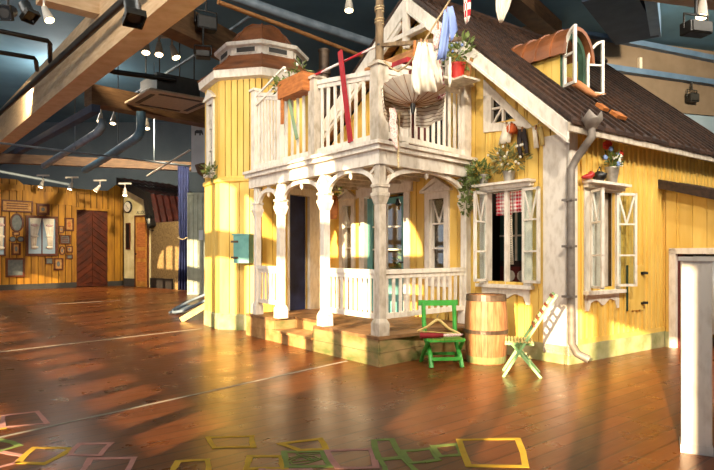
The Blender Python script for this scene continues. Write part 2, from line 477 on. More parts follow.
# pipes and rails under the ceiling
def pipe(name, pts, r, mat, label, n=8):
    c = Vector(pts[0]); mb = MB().tube([Vector(p)-c for p in pts], r, n)
    return tag(mb.build(name, mat, loc=c), label, 'pipe')
off = -pr*.17 + Vector((0,0,.42))
p0 = WZ(125, 0, 5.9); p1 = WZ(0, 113, 5.9)
d = (p1-p0).normalized()
pipe('black_pipe', [p0-d*3, p1+d*3], .075, M['black'], 'thick black pipe along the glulam beam')
zr = 4.55
pp = [WZ(u, 143+.122*u, zr) for u in (-20, 60, 130, 190)]
rail = thing('lighting_rail', 'long pale lighting rail on hanger rods below the ceiling', 'rail', pp[0])
MB().tube([p-pp[0] for p in pp], .035, 6).build('rail', M['pipe'], rail)
for u in (75, 118, 154):
    b = WZ(u, 143+.122*u, zr); MB().tube([b-pp[0], b-pp[0]+Vector((0,0,CEIL-zr-.02))], .018, 5).build('hanger_rod', M['pipe'], rail)
pipe('duct', [WZ(85,170,4.75), WZ(100,161.5,4.75), WZ(137,137.5,4.75), WZ(140,133,4.82), WZ(141,128,5.0), WZ(141,128,5.0)+Vector((0,0,.45))], .13, M['pipe_blue'], 'pale blue bent duct behind the lighting rail', 10)
pipe('duct', [WZ(44,166,4.8), WZ(66,152,4.8), WZ(98,132,4.8), WZ(102,127,4.9), WZ(102,122,5.1)], .11, M['pipe'], 'grey bent duct left of the blue duct', 10)
zbeam(0,164,96,112, 5.25, .22, .2, M['navy_ceiling'], 'dark grey boxed duct beside the glulam beam', 3, 0)
pipe('light_strip', [W(147,176,21), W(190,150,18.5)], .03, M['lamp_white'], 'thin white diagonal rod above the navy curtain', 6)
pipe('pipe', [WZ(120,103,6.8), WZ(190,58,6.8), WZ(222,36,6.8), WZ(250,16,6.8)], .04, M['pipe'], 'thin grey pipe running up past the turret dome', 6)
pipe('pipe', [WZ(225,-6,6.9), WZ(300,20,6.9), WZ(380,46,6.9)], .11, M['pipe'], 'thick silver pipe behind the turret and mast', 8)
pipe('pipe', [WZ(218,2,6.6), WZ(300,32,6.6), WZ(372,60,6.6)], .05, M['wood'], 'brown wooden pipe below the silver pipe', 8)
pipe('pipe', [WZ(-20,27,6.0), WZ(48,41,6.0), WZ(50,44,6.0), WZ(50,62,6.0)], .05, M['black'], 'upper thin black pipe at the left edge', 6)
pipe('pipe', [WZ(-20,49,5.9), WZ(34,58,5.9), WZ(36,61,5.9), WZ(37,70,5.9)], .05, M['black'], 'lower thin black pipe at the left edge', 6)
pipe('pipe', [WZ(100,68,6.2), WZ(115,72,6.2), WZ(176,80,6.2)], .07, M['black'], 'black pipe leading to the ceiling air unit', 6)
pipe('pipe', [WZ(178,30,7.2), WZ(205,45,7.2), WZ(262,60,7.2)], .03, M['pipe'], 'thin grey conduit left of the turret dome', 6)

# ceiling air unit
c = WZ(170, 103, 5.75)
ac = thing('air_unit', 'ceiling cassette air unit with pale square grille', 'air conditioner', c, radians(40))
MB().prismz([(-.95,-.95),(.95,-.95),(.95,.95),(-.95,.95)], 0, .07).build('grille', M['ac_white'], ac, bevel=.02)
MB().box(-.62,.62,-.62,.62,.07,.62).build('casing', M['ac_grey'], ac)
for sx in (-.5,.5):
    for sy in (-.5,.5): MB().tube([(sx,sy,.62),(sx,sy,CEIL-c.z)], .02, 5).build('hanger_rod', M['black'], ac)
v = MB()
for a in range(4):
    f = place_xf(0,0,a*pi/2)
    v.box(-.6,.6,-.78,-.66,-.012,.0, f)
v.build('air_slot', M['black'], ac)

# spotlights on the ceiling
def spotlight(u, v, Y, label, tilt=(.2,-.3), s=1.0, lit=True, top=None, group='white track spotlights'):
    p = W(u, v, Y)
    r = thing('track_spotlight', label, 'spotlight', p, 0, group)
    t = Vector((tilt[0], tilt[1], -1)).normalized()
    a = Vector((0,0,.22*s)); L = .3*s
    MB().tube([a, a + t*L*.5, a + t*L], [.05*s,.075*s,.1*s], 10).build('lamp_head', M['lamp_white'], r)
    MB().tube([a + t*L*.99, a + t*(L*1.02)], .082*s, 10).build('lamp_lens', M['lamp_glow'] if lit else M['black'], r)
    MB().tube([a, (0,0,.4*s)], .02*s, 6).build('stem', M['lamp_white'], r)
    MB().box(-.25*s,.25*s,-.03,.03,.4*s,.46*s).build('track', M['lamp_white'], r)
    return r
for u,v,Y,l,t in [(44,19,11,'white spotlight in the top left corner between the black stage lamps and the glulam beam',(.5,-.2)),
        (146,51,13,'leftmost of the three spotlights close under the dark beam',(.1,-.3)),
        (159,53,13,'middle one of the three spotlights close under the dark beam',(.1,-.3)),
        (172,56,13,'rightmost of the three spotlights close under the dark beam',(.4,-.2)),
        (101,120,19,'spotlight at the top of the grey bent duct',(0,-.3)),
        (114,122,19,'spotlight between the two bent ducts',(0,-.3)),
        (147,127,19,'spotlight right beside the top of the blue duct',(.1,-.3)),
        (43,186,24,'leftmost small spotlight below the low brown beam',(-.2,-.3)),
        (72,188,24,'small spotlight above the yellow boards between the two ducts',(-.2,-.3)),
        (100,191,24,'tilted spotlight in front of the foot of the blue duct',(-.8,-.2)),
        (125,194,24,'spotlight above the peak of the station house',(.1,-.3)),
        (349,8,12,'spotlight between the silver pipe and the wooden mast',(0,-.2)),
        (703,14,9.5,'spotlight in the top right corner above the black floodlight',(-.2,-.2))]:
    spotlight(u,v,Y,l,t)
def floodlight(u, v, Y, w, h, ang, label):
    p = W(u, v, Y); r = thing('floodlight', label, 'floodlight', p, ang)
    MB().box(-w/2,w/2,-.12,.12,-h/2,h/2).build('lamp_housing', M['black'], r, bevel=.02)
    MB().box(-w/2*.85,w/2*.85,-.14,-.12,-h/2*.75,h/2*.75).build('lamp_lens', M['ac_grey'], r)
    MB().tube([(-w/2-.02,0,0),(-w/2-.02,0,h/2+.12),(w/2+.02,0,h/2+.12),(w/2+.02,0,0)], .02, 6).build('yoke', M['black'], r)
    MB().tube([(0,0,h/2+.12),(0,0,h/2+.5)], .025, 6).build('stem', M['black'], r)
floodlight(696, 29, 9.3, .42, .2, .25, 'long black floodlight under the spotlight in the top right corner')
floodlight(692, 98, RW.P(RW.X(692,-.2),-.2).y, .34, .26, ra, 'small black floodlight on the brown wall right of the roof')
floodlight(203, 55, 12.2, .3, .14, .2, 'small flat floodlight left of the turret dome')
floodlight(206, 24, 12.5, .42, .3, .5, 'black stage floodlight under the dark beams near the dome')
def stage_lamp(u, v, Y, s, label, tilt):
    p = W(u, v, Y); r = thing('stage_lamp', label, 'stage lamp', p)
    t = Vector(tilt).normalized()
    MB().tube([-t*.24*s, -t*.2*s, t*.16*s, t*.2*s], [.1*s,.15*s,.16*s,.19*s], 12).build('lamp_housing', M['black'], r)
    mb = MB(); f = t*.22*s; x = t.cross(Vector((0,0,1))).normalized(); y = x.cross(t)
    for a, b in ((x,y),(y,x)):
        for k in (-1,1): mb.bar(f + a*k*.17*s - b*.17*s, f + a*k*.17*s + b*.17*s, .012, .14*s, up=t)
    mb.build('barn_door', M['black'], r)
    MB().tube([t*.2*s, t*.215*s], .12*s, 12).build('lamp_lens', M['ac_grey'], r)
    MB().tube([(0,0,.1*s),(0,0,.55*s)], .03*s, 6).build('stem', M['black'], r)
stage_lamp(133, 9, 6.6, .6, 'large black stage lamp hanging in front of the glulam beam', (.25,-.35,-1))
stage_lamp(8, 12, 9.0, .62, 'black stage lamp showing its lens in the top left corner', (.1,-1,-.5))
stage_lamp(27, 10, 9.2, .6, 'black stage lamp beside the lamp in the top left corner', (.6,-.3,-1))

# ---------------------------------------------------------------- floor marks
def floor_line(u0,v0,u1,v1,w,label):
    p, q = WF(u0,v0), WF(u1,v1); c=(p+q)/2
    mb = MB(); mb.bar(p-c+Vector((0,0,.0015)), q-c+Vector((0,0,.0015)), w, .003)
    tag(mb.build('floor_line', M['line_white'], loc=c), label, 'floor line', 'white lines across the floor')
floor_line(-14,440.5, 347,361, .035, 'near white line running across the floor to the porch steps')
floor_line(-10,353, 202,328.6, .05, 'middle white line across the floor towards the turret')
floor_line(-10,307.5, 120,300.5, .06, 'farthest white line across the floor near the yellow board wall')
SQ = [
 ('pink','pink chalk square left above the white line',[(3,416),(37,411.5),(47,423.5),(3,427.5)]),
 ('yellow','yellow chalk square cut by the left edge below the pink one',[(-30,421),(1,416.5),(4,428.5),(-26,434)]),
 ('green','green chalk outline at the left edge under the white line',[(-16,436),(0,440),(19,446),(-2,452)]),
 ('yellow','yellow chalk diamond in the bottom left',[(34.5,448),(72,448.7),(44,464),(18.5,463)]),
 ('pink','pink chalk arrow shape at the bottom left edge',[(-14,451),(2,452),(25,456),(17,463),(-5,469)]),
 ('pink','slanted pink chalk square right of the yellow diamond',[(80,444),(111,443.4),(100,455.5),(70,455)]),
 ('pink','large pink chalk square at the bottom edge on the left',[(90,459),(134,458),(126,473),(79,475)]),
 ('yellow','pale yellow chalk square in the golden glare',[(208,437.6),(252,436.4),(253.6,447),(214.5,448)]),
 ('yellow','yellow chalk square at the bottom edge under the glare',[(178,461.6),(207,460),(208,474),(170,475)]),
 ('yellow','yellow chalk square left of the green scribbled square',[(250,456.5),(281,456.5),(285,468.5),(246,469.5)]),
 ('yellow','narrow yellow chalk wedge above the scribbled square',[(280,444),(320,439),(326,449.5),(299.6,450.5)]),
 ('green','green chalk square with a scribble inside',[(284,452),(323,451.5),(331,466.5),(287,467)]),
 ('pink','pink chalk square in the bottom centre',[(327,451),(371,449.5),(376,467.6),(338,468)]),
 ('green','upper green chalk square beside the pink centre square',[(374,440.6),(392,439.6),(402.5,457),(379,459)]),
 ('green','lower green chalk square at the bottom edge of the centre',[(380,460.5),(403,458.5),(416,471),(386,474)]),
 ('green','green chalk square third from the big yellow square',[(403,451),(431,448.5),(438,460),(411,463)]),
 ('green','green chalk square touching the big yellow square',[(433,446.5),(457,444.5),(461,455),(440,456.5)]),
 ('yellow','big bright yellow chalk square on the right',[(459,440),(517.6,439),(525.5,466.5),(468.6,466)]),
 ('pink','pink chalk square cut by the bottom edge',[(262,470),(309,469.5),(314,481),(258,482)]),
]
for c_, l_, pts in SQ:
    g = [WF(u,v) for u,v in pts]; c = sum(g, Vector())/len(g)
    mb = MB()
    n = len(g)
    for i in range(n):
        p, q = g[i]-c, g[(i+1)%n]-c; d = (q-p).normalized()*.02
        m1 = p.lerp(q,.5) + Vector((ru(-.012,.012), ru(-.012,.012),0))
        for s_, e_ in ((p-d, m1), (m1, q+d)):
            zz = .0014+.0002*len(mb.v)/8; mb.bar(Vector((s_.x,s_.y,zz)), Vector((e_.x,e_.y,zz)), .042+ru(-.008,.008), .0024)
    if 'scribble inside' in l_:
        sc_ = [Vector((.16*cos(a*2.4)*(1-a/14), .07*sin(a*3.1)+.05*cos(a), .0015)) for a in [k*.4 for k in range(22)]]
        for a, b in zip(sc_, sc_[1:]): mb.bar(a, b, .012, .002)
    tag(mb.build('chalk_square', M['chalk_'+c_], loc=c), l_, 'chalk drawing', 'chalk squares on the floor')

# ---------------------------------------------------------------- far left: yellow board wall
LW = Frame(-14.22, 23.5, math.degrees(atan2(.736,.677)))
def siding(mb, x0, x1, zb, zt, holes=(), w=.16, th=.03, gap=.008, back=.05, batten=0.0, jig=.008, bk=None):
    es = {round(x0,4), round(x1,4)}
    k = 1
    while x0 + k*w < x1 - .03: es.add(round(x0 + k*w,4)); k += 1
    for h in holes: es |= {round(max(x0,min(x1,h[0])),4), round(max(x0,min(x1,h[1])),4)}
    if not callable(zt): zz = zt; zt = lambda x: zz
    es = sorted(es)
    for a, b in zip(es, es[1:]):
        if b - a < .004: continue
        m = (a+b)/2
        segs = [(lambda x: zb, zt)]
        for h in holes:
            if h[0] < m < h[1]:
                lo = h[2] if callable(h[2]) else (lambda x, q=h[2]: q)
                hi = h[3] if callable(h[3]) else (lambda x, q=h[3]: q)
                out = []
                for s0, s1 in segs:
                    if lo(m) > s0(m) + .005: out.append((s0, lo if lo(m) < s1(m) else s1))
                    if hi(m) < s1(m) - .005: out.append((hi if hi(m) > s0(m) else s0, s1))
                segs = out
        dy = ru(0, jig)
        for s0, s1 in segs:
            if s1(m) - s0(m) < .01: continue
            g = gap/2
            mb.prism([(a+g,s0(a)),(b-g,s0(b)),(b-g,s1(b)),(a+g,s1(a))], -th-dy, 0)
            (bk or mb).prism([(a,s0(a)),(b,s0(b)),(b,s1(b)),(a,s1(a))], .001, back)
            if batten: mb.prism([(a-batten/2,s0(a)),(a+batten/2,s0(a)),(a+batten/2,s1(a)),(a-batten/2,s1(a))], -th-.02-jig, -th)
    return mb
S = LW.X
def lw(u, v): return LW.xz(u, v)
sx0, sx1 = S(-30), S(123.5)
zt1 = LW.Z(60, 191)
dx0, dx1 = S(76), S(107)
dz = LW.Z(92, 210.5)
def ltop(x):
    return LW.Z(100,190.5) + (max(0,x-S(107))*.75) - (0 if x > S(18) else -.18)
bkw = MB(); mbw = siding(MB(), sx0, sx1, .22, ltop, [(dx0,dx1,0,dz)], w=.27, th=.04, gap=.035, bk=bkw)
struct('trim_3', bkw, M['gap'], loc=LW.P(0), rot=LW.a)
struct('wall_left', mbw, M['yellow_dark'], loc=LW.P(0), rot=LW.a)
mb = MB(); mb.box(sx0, dx0, -.07, .05, 0, .22); mb.box(dx1, sx1, -.07, .05, 0, .22)
struct('baseboard_left', mb, M['ac_grey'], loc=LW.P(0), rot=LW.a)
mb = MB(); z = LW.Z(60,193); mb.box(S(22), S(72), -.1, .05, z-.5, z); mb.box(S(-30), S(20), -.1, .05, LW.Z(5,184)-.25, LW.Z(5,184))
struct('trim_2', mb, M['yellow_dark'], loc=LW.P(0), rot=LW.a)
d1 = thing('door_1', 'brown chevron boarded door in the yellow board wall', 'door', LW.P(0), LW.a); d1['kind'] = 'structure'
mb = MB(); n = 13; hw = (dx1-dx0)/2; xc = (dx0+dx1)/2
for i in range(-3, 15):
    za = i*.3; 
    for s in (-1, 1):
        # slanted boards meeting in the middle, clipped to the door
        e = hw*.75
        poly = [(xc + s*.008, za+e), (xc + s*hw, za), (xc + s*hw, za+.27), (xc + s*.008, za+e+.27)]
        poly = [(x, min(max(z,.03), dz-.02)) for x, z in poly]
        if max(p[1] for p in poly) - min(p[1] for p in poly) > .05 and len({round(p[1],3) for p in poly}) > 1:
            mb.prism(poly, -.05-ru(0,.01), -.01)
mb.box(dx0, dx1, -.01, .04, .02, dz)
mb.build('door_panel', paint('chevron_brown','6A2C12','40180A',.45,4,island=.3), d1)
mb = MB(); mb.box(dx0-.1,dx0,-.06,.05,0,dz+.1); mb.box(dx1,dx1+.1,-.06,.05,0,dz+.1); mb.box(dx0-.1,dx1+.1,-.06,.05,dz,dz+.1)
mb.build('door_frame', M['yellow_dark'], d1)

FR = [
 (1,32,200.5,212,'rect','paper','long brown wooden sign board at the top left of the yellow wall',.1),
 (36,48.7,204,215,'rect','paper','small landscape picture above the big window display',.22),
 (9.4,23,213.4,232,'oval','mirror_grey','large oval grey portrait between the two window displays',.12),
 (-12,5,216,256,'rect','window_print','window display cut by the left edge of the photo',.1),
 (25,57,216,256,'rect','window_print','big brown framed window display with white curtains',.08),
 (64,73.2,218,231,'arch','paper','amber portrait next to the top of the chevron door',.16),
 (58,63,226,233,'rect','paper','tiny portrait between the big display and the amber portrait',.18),
 (59,70,235,244,'rect','mirror_grey','grey landscape picture beside the chevron door',.14),
 (58.5,64.4,246,255,'oval','paper','small oval portrait under the grey landscape picture',.16),
 (65.5,72,246,252.6,'rect','paper','small pale picture beside the small oval portrait',.16),
 (65.5,72,254.5,259,'rect','mirror_grey','tiny flat plate lowest beside the chevron door',.2),
 (53,62.5,258,270,'rect','paper','upright paper picture low right of the big display',.16),
 (45,52,258,264,'rect','mirror_grey','little greenish plate below the big display',.1),
 (5,24,258,277,'rect','mirror_grey','large grey board low on the yellow wall',.1),
 (11,20,243,255,'rect','paper','upright framed paper under the twin ovals',.2),
 (12,19,231.8,235.6,'rect','paper','tiny brown plate below the large oval portrait',.2),
 (8.5,15.5,236.3,242,'oval','mirror_grey','left one of the twin small ovals under the tiny plate',.1),
 (16.5,23.5,236.3,242,'oval','mirror_grey','right one of the twin small ovals under the tiny plate',.1)]
for u0,u1,v0,v1,shape,pm,label,bd in FR:
    um, vm = (u0+u1)/2, (v0+v1)/2
    x0, x1 = S(u0), S(u1); z1, z0 = LW.Z(um,v0), LW.Z(um,v1)
    xc, zc = (x0+x1)/2, (z0+z1)/2; a, b = (x1-x0)/2, (z1-z0)/2
    r = thing('picture_frame' if pm != 'window_print' else 'window_display', label, 'picture' if pm != 'window_print' else 'window', LW.P(xc,-.04,zc), LW.a)
    def shp(a, b):
        if shape == 'rect': return [(-a,-b),(a,-b),(a,b),(-a,b)]
        return [(a*cos(2*pi*k/24), b*sin(2*pi*k/24)) for k in range(24)]
    t = min(a,b)*(bd*2)
    out, inn = (shp(a,b), shp(a-t,b-t)) if shape != 'arch' else ([(-a,-b),(a,-b),(a,b),(-a,b)],[(-a+t,-b+t),(a-t,-b+t),(a-t,b-t),(-a+t,b-t)])
    MB().strip(out, inn, -.07, 0, True).build('frame', M['frame_brown'], r)
    if pm != 'window_print':
        MB().prism(inn, -.03, -.005).build('picture', M[pm], r)
        if shape == 'arch' or (pm == 'paper' and b > a*.9):
            mb = MB(); mb.prism([(.5*(a-t)*cos(2*pi*k/14), .6*(b-t)*sin(2*pi*k/14)) for k in range(14)], -.036, -.029); mb.build('portrait_figure', M['mirror_grey'] if shape!='arch' else M['orange_wood'], r)
        elif 'sign' in label or 'landscape' in label:
            mb = MB()
            for k in range(3): mb.box(-(a-t)*.75,(a-t)*.75,-.036,-.029,(b-t)*(.5-.5*k)-.02,(b-t)*(.5-.5*k)+.02)
            mb.build('line_pattern', M['frame_brown'], r)
    else:
        MB().prism(inn, -.02, -.005).build('display_panel', M['pale_wall'], r)
        mb = MB()
        for s in (-1, 1):
            mb.cloth([(b-t, s*(a-t)*.03 if s>0 else -(a-t)*.9, (a-t)*.9 if s>0 else -(a-t)*.03), (0, s*(a-t)*.35 if s>0 else -(a-t)*.85, (a-t)*.85 if s>0 else -(a-t)*.35), (-(b-t)*.75, s*(a-t)*.45 if s>0 else -(a-t)*.8, (a-t)*.8 if s>0 else -(a-t)*.45)], 10, .015, 3, .008, y=-.045)
        mb.build('curtain', M['linen'], r)
        for k in range(3):
            for s in (-1,1):
                mb = MB(); mb.ball((s*(a-t)*.55, -.06, (b-t)*(.6-.62*k)), .1, 8, (1.5,.3,.6)); mb.build('display_item', M['speckle_pink'] if k==0 else M['linen'], r)
        MB().box(-.02,.02,-.05,-.02,-b+t,b-t).build('mullion', M['frame_brown'], r)

# ---------------------------------------------------------------- small station house
A = W(124, 254, 26.6); B = W(151, 254, 25.6); Cc = W(181, 254, 23.9)
ga = atan2(B.y-A.y, B.x-A.x); GF = Frame(A.x, A.y, math.degrees(ga)); gw = hypot(B.x-A.x, B.y-A.y)
sa = atan2(Cc.y-B.y, Cc.x-B.x); SF = Frame(B.x, B.y, math.degrees(sa)); sw = hypot(Cc.x-B.x, Cc.y-B.y)
st = thing('station_house', 'small cream station house with dark red tiled mansard roof', 'building', GF.P(0), GF.a)
zp, zk, ze = GF.Z(124,183), GF.Z(149,199), GF.Z(151,226)
sidexf = place_xf(gw, 0, sa-ga)
mb = MB(); dxa, dxb = GF.X(136.5), GF.X(148); dzt = GF.Z(142,217)
wxa, wxb, wza, wzb = GF.X(126.6), GF.X(130.8), GF.Z(128,249.5), GF.Z(128,223)
mb.prism([(0,.0),(gw,0),(gw,zk-.1),(0,zp-.1)], 0, .15)
mb.build('gable_wall', M['cream'], st)
MB(sidexf).box(0, sw, 0, .15, 0, SF.Z(166,222)).build('side_wall', M['tan'], st)
mb = MB(); mb.box(-.0, dxa-.06, -.04, .01, 0, .36); mb.build('plinth', M['ac_grey'], st)
MB(sidexf).box(0, sw*.75, -.05, .01, 0, .42).build('plinth', M['bark_dark'], st)
d = MB().box(dxa,dxb,-.05,-.005,.02,dzt).build('door', M['door_ochre'], st)
mb = MB()
for za, zb in ((.25,1.1),(1.25,1.6),(1.75,dzt-.25)): mb.box(dxa+.1,dxb-.1,-.065,-.05,za,zb)
mb.build('door_panel', M['orange_wood'], d); MB().ball((dxa+.07,-.08,1.45), .035, 8).build('handle', M['black'], d)
mb = MB(); mb.box(dxa-.08,dxa,-.06,0,0,dzt+.08); mb.box(dxb,dxb+.06,-.06,0,0,dzt+.08); mb.box(dxa-.08,dxb+.06,-.06,0,dzt,dzt+.08); mb.build('door_frame', M['frame_brown'], st)
wn = MB().box(wxa,wxb,-.05,-.005,wza,wzb).build('window', M['frame_brown'], st)
MB().box(wxa+.05,wxb-.05,-.055,-.05,wza+.06,wzb-.06).build('pane', M['black'], wn)
# mansard roof: bargeboard and tiles running along the side wall
kx, ex = gw+.02, gw+.35
mb = MB()
prof_o = [(-.1,zp+.22),(kx+.05,zk+.25),(ex+.1,ze)]; prof_i = [(-.1,zp-.12),(kx-.12,zk-.05),(ex-.2,ze-.12)]
mb.strip(prof_o, prof_i, -.32, -.1); mb.build('bargeboard', M['bark_dark'], st)
def tiles(p0, p1, L, n, name):
    mb = MB()
    d = Vector((p1[0]-p0[0],0,p1[1]-p0[1])); nrm = Vector((-d.z,0,d.x)).normalized()
    if nrm.z < 0: nrm = -nrm
    for k in range(n):
        y0 = -.1 + L*k/n; y1 = y0 + L/n*.94
        for j in range(4):
            a = Vector((p0[0],0,p0[1])) + d*(j/4); b = Vector((p0[0],0,p0[1])) + d*((j+1)/4+.02)
            ym = (y0+y1)/2; vs = []
            for q, lift in ((a,.03),(b,.07)):
                for yy, l2 in ((y0,0),(ym,.07),(y1,0)): vs.append(q + nrm*(lift+l2-.04) + Vector((0,yy,0)))
            mb.add(vs, [(0,1,4,3),(1,2,5,4)])
    return mb
# roof planes built in the side direction
rmb = tiles((kx+.03,zk+.2),(ex+.12,ze-.02), 3.2, 9, 'roof'); rmb.build('lower_roof', M['tile_red'], st)
rmb = tiles((-.1,zp+.2),(kx+.05,zk+.2), 3.2, 9, 'roof'); rmb.build('upper_roof', paint('roof_tile_dark','3A1C16','1C100C',.5,7,island=.3), st)
# clock, lantern, sign
x, z = GF.xz(128.7, 207)
ck = thing('wall_clock', 'round white wall clock with black rim on the station house', 'clock', GF.P(x,-.01,z), GF.a)
ckx = lambda x,y,z: (x,-z,y)
MB(ckx).lathe([(.27,0),(.27,.06),(.22,.07)], n=24).build('rim', M['bark_dark'], ck)
MB(ckx).lathe([(.225,.06),(.225,.074)], n=24).build('dial', M['flower_white'], ck)
mb = MB(); mb.bar((0,-.08,0),(-.08,-.08,.09),.018,.01); mb.bar((0,-.08,0),(.1,-.08,-.11),.014,.01); mb.build('clock_hand', M['black'], ck)
x, z = GF.xz(149, 222, -.3)
ln = thing('wall_lantern', 'black wall lantern beside the station house door', 'lantern', GF.P(x,0,z-.12), GF.a)
MB().lathe([(.06,.06),(.11,.26)], 0, -.3, n=6).build('lantern_glass', M['flower_white'], ln)
m_ = MB()
for k in range(6): m_.tube([(.07*cos(k*pi/3),-.3+.07*sin(k*pi/3),0),(.15*cos(k*pi/3),-.3+.15*sin(k*pi/3),.3)], .018, 5)
m_.build('lantern_frame', M['black'], ln)
mb = MB(); mb.lathe([(.2,.3),(.12,.42),(.03,.5),(.03,.58)],0,-.3,n=6); mb.lathe([(.08,-.04),(.08,0)],0,-.3,n=6); mb.build('lantern_cap', M['black'], ln)
mb = MB(); mb.tube([(0,-.3,-.04),(0,-.3,-.2),(0,-.12,-.24),(0,0,-.2)],.02,6); mb.box(-.04,.04,-.03,0,-.34,-.1); mb.build('bracket', M['black'], ln)
def text(name, body, size, mat, loc, rot, label=None, cat=None, parent=None, ext=.004):
    cu = bpy.data.curves.new(name, 'FONT'); cu.body = body; cu.size = size; cu.extrude = ext
    cu.align_x = 'CENTER'; cu.align_y = 'CENTER'
    tmp = bpy.data.objects.new(name, cu); col.objects.link(tmp); bpy.context.view_layer.update()
    me = bpy.data.meshes.new_from_object(tmp.evaluated_get(bpy.context.evaluated_depsgraph_get()))
    bpy.data.objects.remove(tmp); bpy.data.curves.remove(cu)
    o = bpy.data.objects.new(name, me); col.objects.link(o); me.materials.clear(); me.materials.append(mat)
    o.location = loc; o.rotation_euler = (pi/2, 0, rot)
    if parent: o.parent = parent
    if label: tag(o, label, cat)
    return o
x, z = GF.xz(143.8, 212.5)
text('station_sign_lettering', 'ALLÖDDAL', .19, plain('sign_grey','6A6258',.7), GF.P(x,-.01,z), GF.a, 'grey station name lettering above the station house door', 'sign')

# navy curtain, grey boarded booth, banner, draped cloth
p = WF(183.5, 290.5); zc = HCAM + (254-165)/FPX*p.y
cu = thing('stage_curtain', 'tall navy blue curtain tied at the middle', 'curtain', p)
mb = MB(); hw = 5.6*p.y/FPX
mb.cloth([(zc,-hw,hw),(zc*.75,-hw*.95,hw*.95),(zc*.45,-hw*.85,hw*.85),(2.1,-hw*.7,hw*.7),(1.2,-hw*.9,hw*.9),(.02,-hw*1.05,hw*1.05)], 40, .09, 4, .03)
mb.build('curtain_cloth', M['navy'], cu)
MB().tube([(-hw*.85,-.12,2.1),(0,-.16,2.02),(hw*.85,-.12,2.1),(hw*.85,.1,2.15),(-hw*.85,.1,2.15),(-hw*.85,-.12,2.1)], .025, 6).build('tie_cord', M['rope'], cu)
p = WF(189, 294.5); Yb = p.y; wb = (213-188)/FPX*Yb; zb = HCAM + (254-195)/FPX*Yb
bo = thing('boarded_booth', 'grey boarded booth between the navy curtain and the turret', 'booth', p)
mb = siding(MB(), 0, wb, .1, zb, (), w=.165, th=.03, gap=.02, back=.5); mb.build('board_panel', M['grey_boards'], bo)
mb = MB(); mb.box(-.05,wb,-.06,.5,0,.1); mb.box(-.05,wb,-.06,.5,zb,zb+.08); mb.box(-.05,0,-.05,.5,.1,zb); mb.build('frame', M['grey_boards'], bo)
x = (201.5-189)/FPX*Yb; MB().box(x-.08,x+.08,-.07,-.03,1.95,2.3).build('notice', M['banner'], bo)
p = WZ(200, 170, 4.2); p = W(200,172,19.5); wv = 8.6/FPX*19.5; hv = 60/FPX*19.5
bn = thing('hanging_banner', 'white hanging banner with a small dark elephant mark left of the turret', 'banner', p)
MB().box(-wv,wv,-.02,.02,0,hv).build('banner_cloth', M['banner'], bn)
el = [(-.16,-.1),(-.11,-.1),(-.11,-.02),(.02,-.02),(.02,-.1),(.07,-.1),(.09,.0),(.13,-.08),(.17,-.07),(.15,.06),(.1,.12),(.02,.1),(-.08,.11),(-.16,.06)]
x = (199-200)/FPX*19.5; z = (172-133)/FPX*19.5
MB(place_xf(x,-.02,0,z)).prism([(a*.85,b*.85) for a,b in el], -.008, 0).build('elephant_mark', plain('mark_grey','3E444C',.6), bn)
MB().tube([(-wv,0,hv),(wv,0,hv)],.03,6).build('rod', M['pipe'], bn)
p = W(207, 190, 17.5)
tag(MB().lathe([(.01,-.1),(.06,.1),(.1,.35),(.28,.5),(.36,.72),(.2,.78)], n=11, rot=.3).build('hanging_cloth', M['brown_cloth'], loc=p), 'brown pointed cloth cone hanging between curtain and turret', 'cloth')
# hand rail and plank by the turret
pts = [W(207,294,14.6), W(190,301,14.6), W(176,308,14.3), W(172.5,310.5,14.2), W(173.5,312.5,14.0), W(183,311,13.7), W(207,300,13.4)]
hr = thing('ramp_rail', 'bent metal ramp rail low on the floor behind the turret', 'rail', pts[0])
MB().tube([p-pts[0] for p in pts], .035, 8).build('rail', M['pipe'], hr)
b = pts[2]-pts[0]; MB().tube([b, (b.x,b.y,-pts[0].z)], .03, 6).build('post', M['pipe'], hr)
MB().bar(pts[1]-pts[0]-Vector((0,0,.12)), pts[3]-pts[0]-Vector((0,0,.06)), .3, .04).build('ramp_board', M['pipe'], hr)
a = WF(181, 321.5); b = W(209, 303.5, 12.75)
mb = MB(); mb.bar(Vector((0,0,.03)), b-a, .05, .12); tag(mb.build('plank', M['slat_yellow'], loc=a), 'pale wooden plank leaning on the foot of the turret', 'plank')
# ================================================================ the yellow house
RX, RZ, SR, SL, LEFT, LEN = -2.7, 5.68, .867, .66, -5.94, 5.4
def rz(x): return RZ - SR*(x-RX) if x > RX else RZ - SL*(RX-x)
house = thing('house', 'crooked yellow wooden house with white gable boards and dark brown roof', 'house', FA.P(0), FA.a)
PL = .24
fx, fz, fxz = FA.X, FA.Z, FA.xz
# openings on the gable facade
dx0_, dx1_ = fx(366.5), fx(406); dz1 = fz(385,195)
wRx0, wRx1, wRz0, wRz1 = fx(432), fx(446.5), fz(439,273), fz(439,199)
wLx0, wLx1, wLz0, wLz1 = fx(345), fx(353.6), fz(349,269), fz(349,206)
owx0, owx1, owz0, owz1 = fx(489.5), fx(526), fz(508,281.5), fz(508,191)
bdx0, bdx1, bdz0, bdz1 = fx(413), fx(447), 2.9, 4.72
tA, tB, tC = fxz(493.6,97.4), fxz(518.8,121.6), fxz(493.6,123.8)
tline = lambda x: tA[1] + (tB[1]-tA[1])*(x-tA[0])/(tB[0]-tA[0])
holes = [(dx0_,dx1_,0,dz1),(wRx0,wRx1,wRz0,wRz1),(wLx0,wLx1,wLz0,wLz1),(owx0,owx1,owz0,owz1),(bdx0,bdx1,bdz0,bdz1),(tA[0],tB[0],tC[1],tline)]
bk = MB(); mb = siding(MB(), LEFT, 0, PL, lambda x: rz(x)-.16, holes, w=.19, th=.03, gap=.016, bk=bk)
mb.build('gable_wall', M['yellow'], house); bk.build('gable_backing', M['gap'], house)
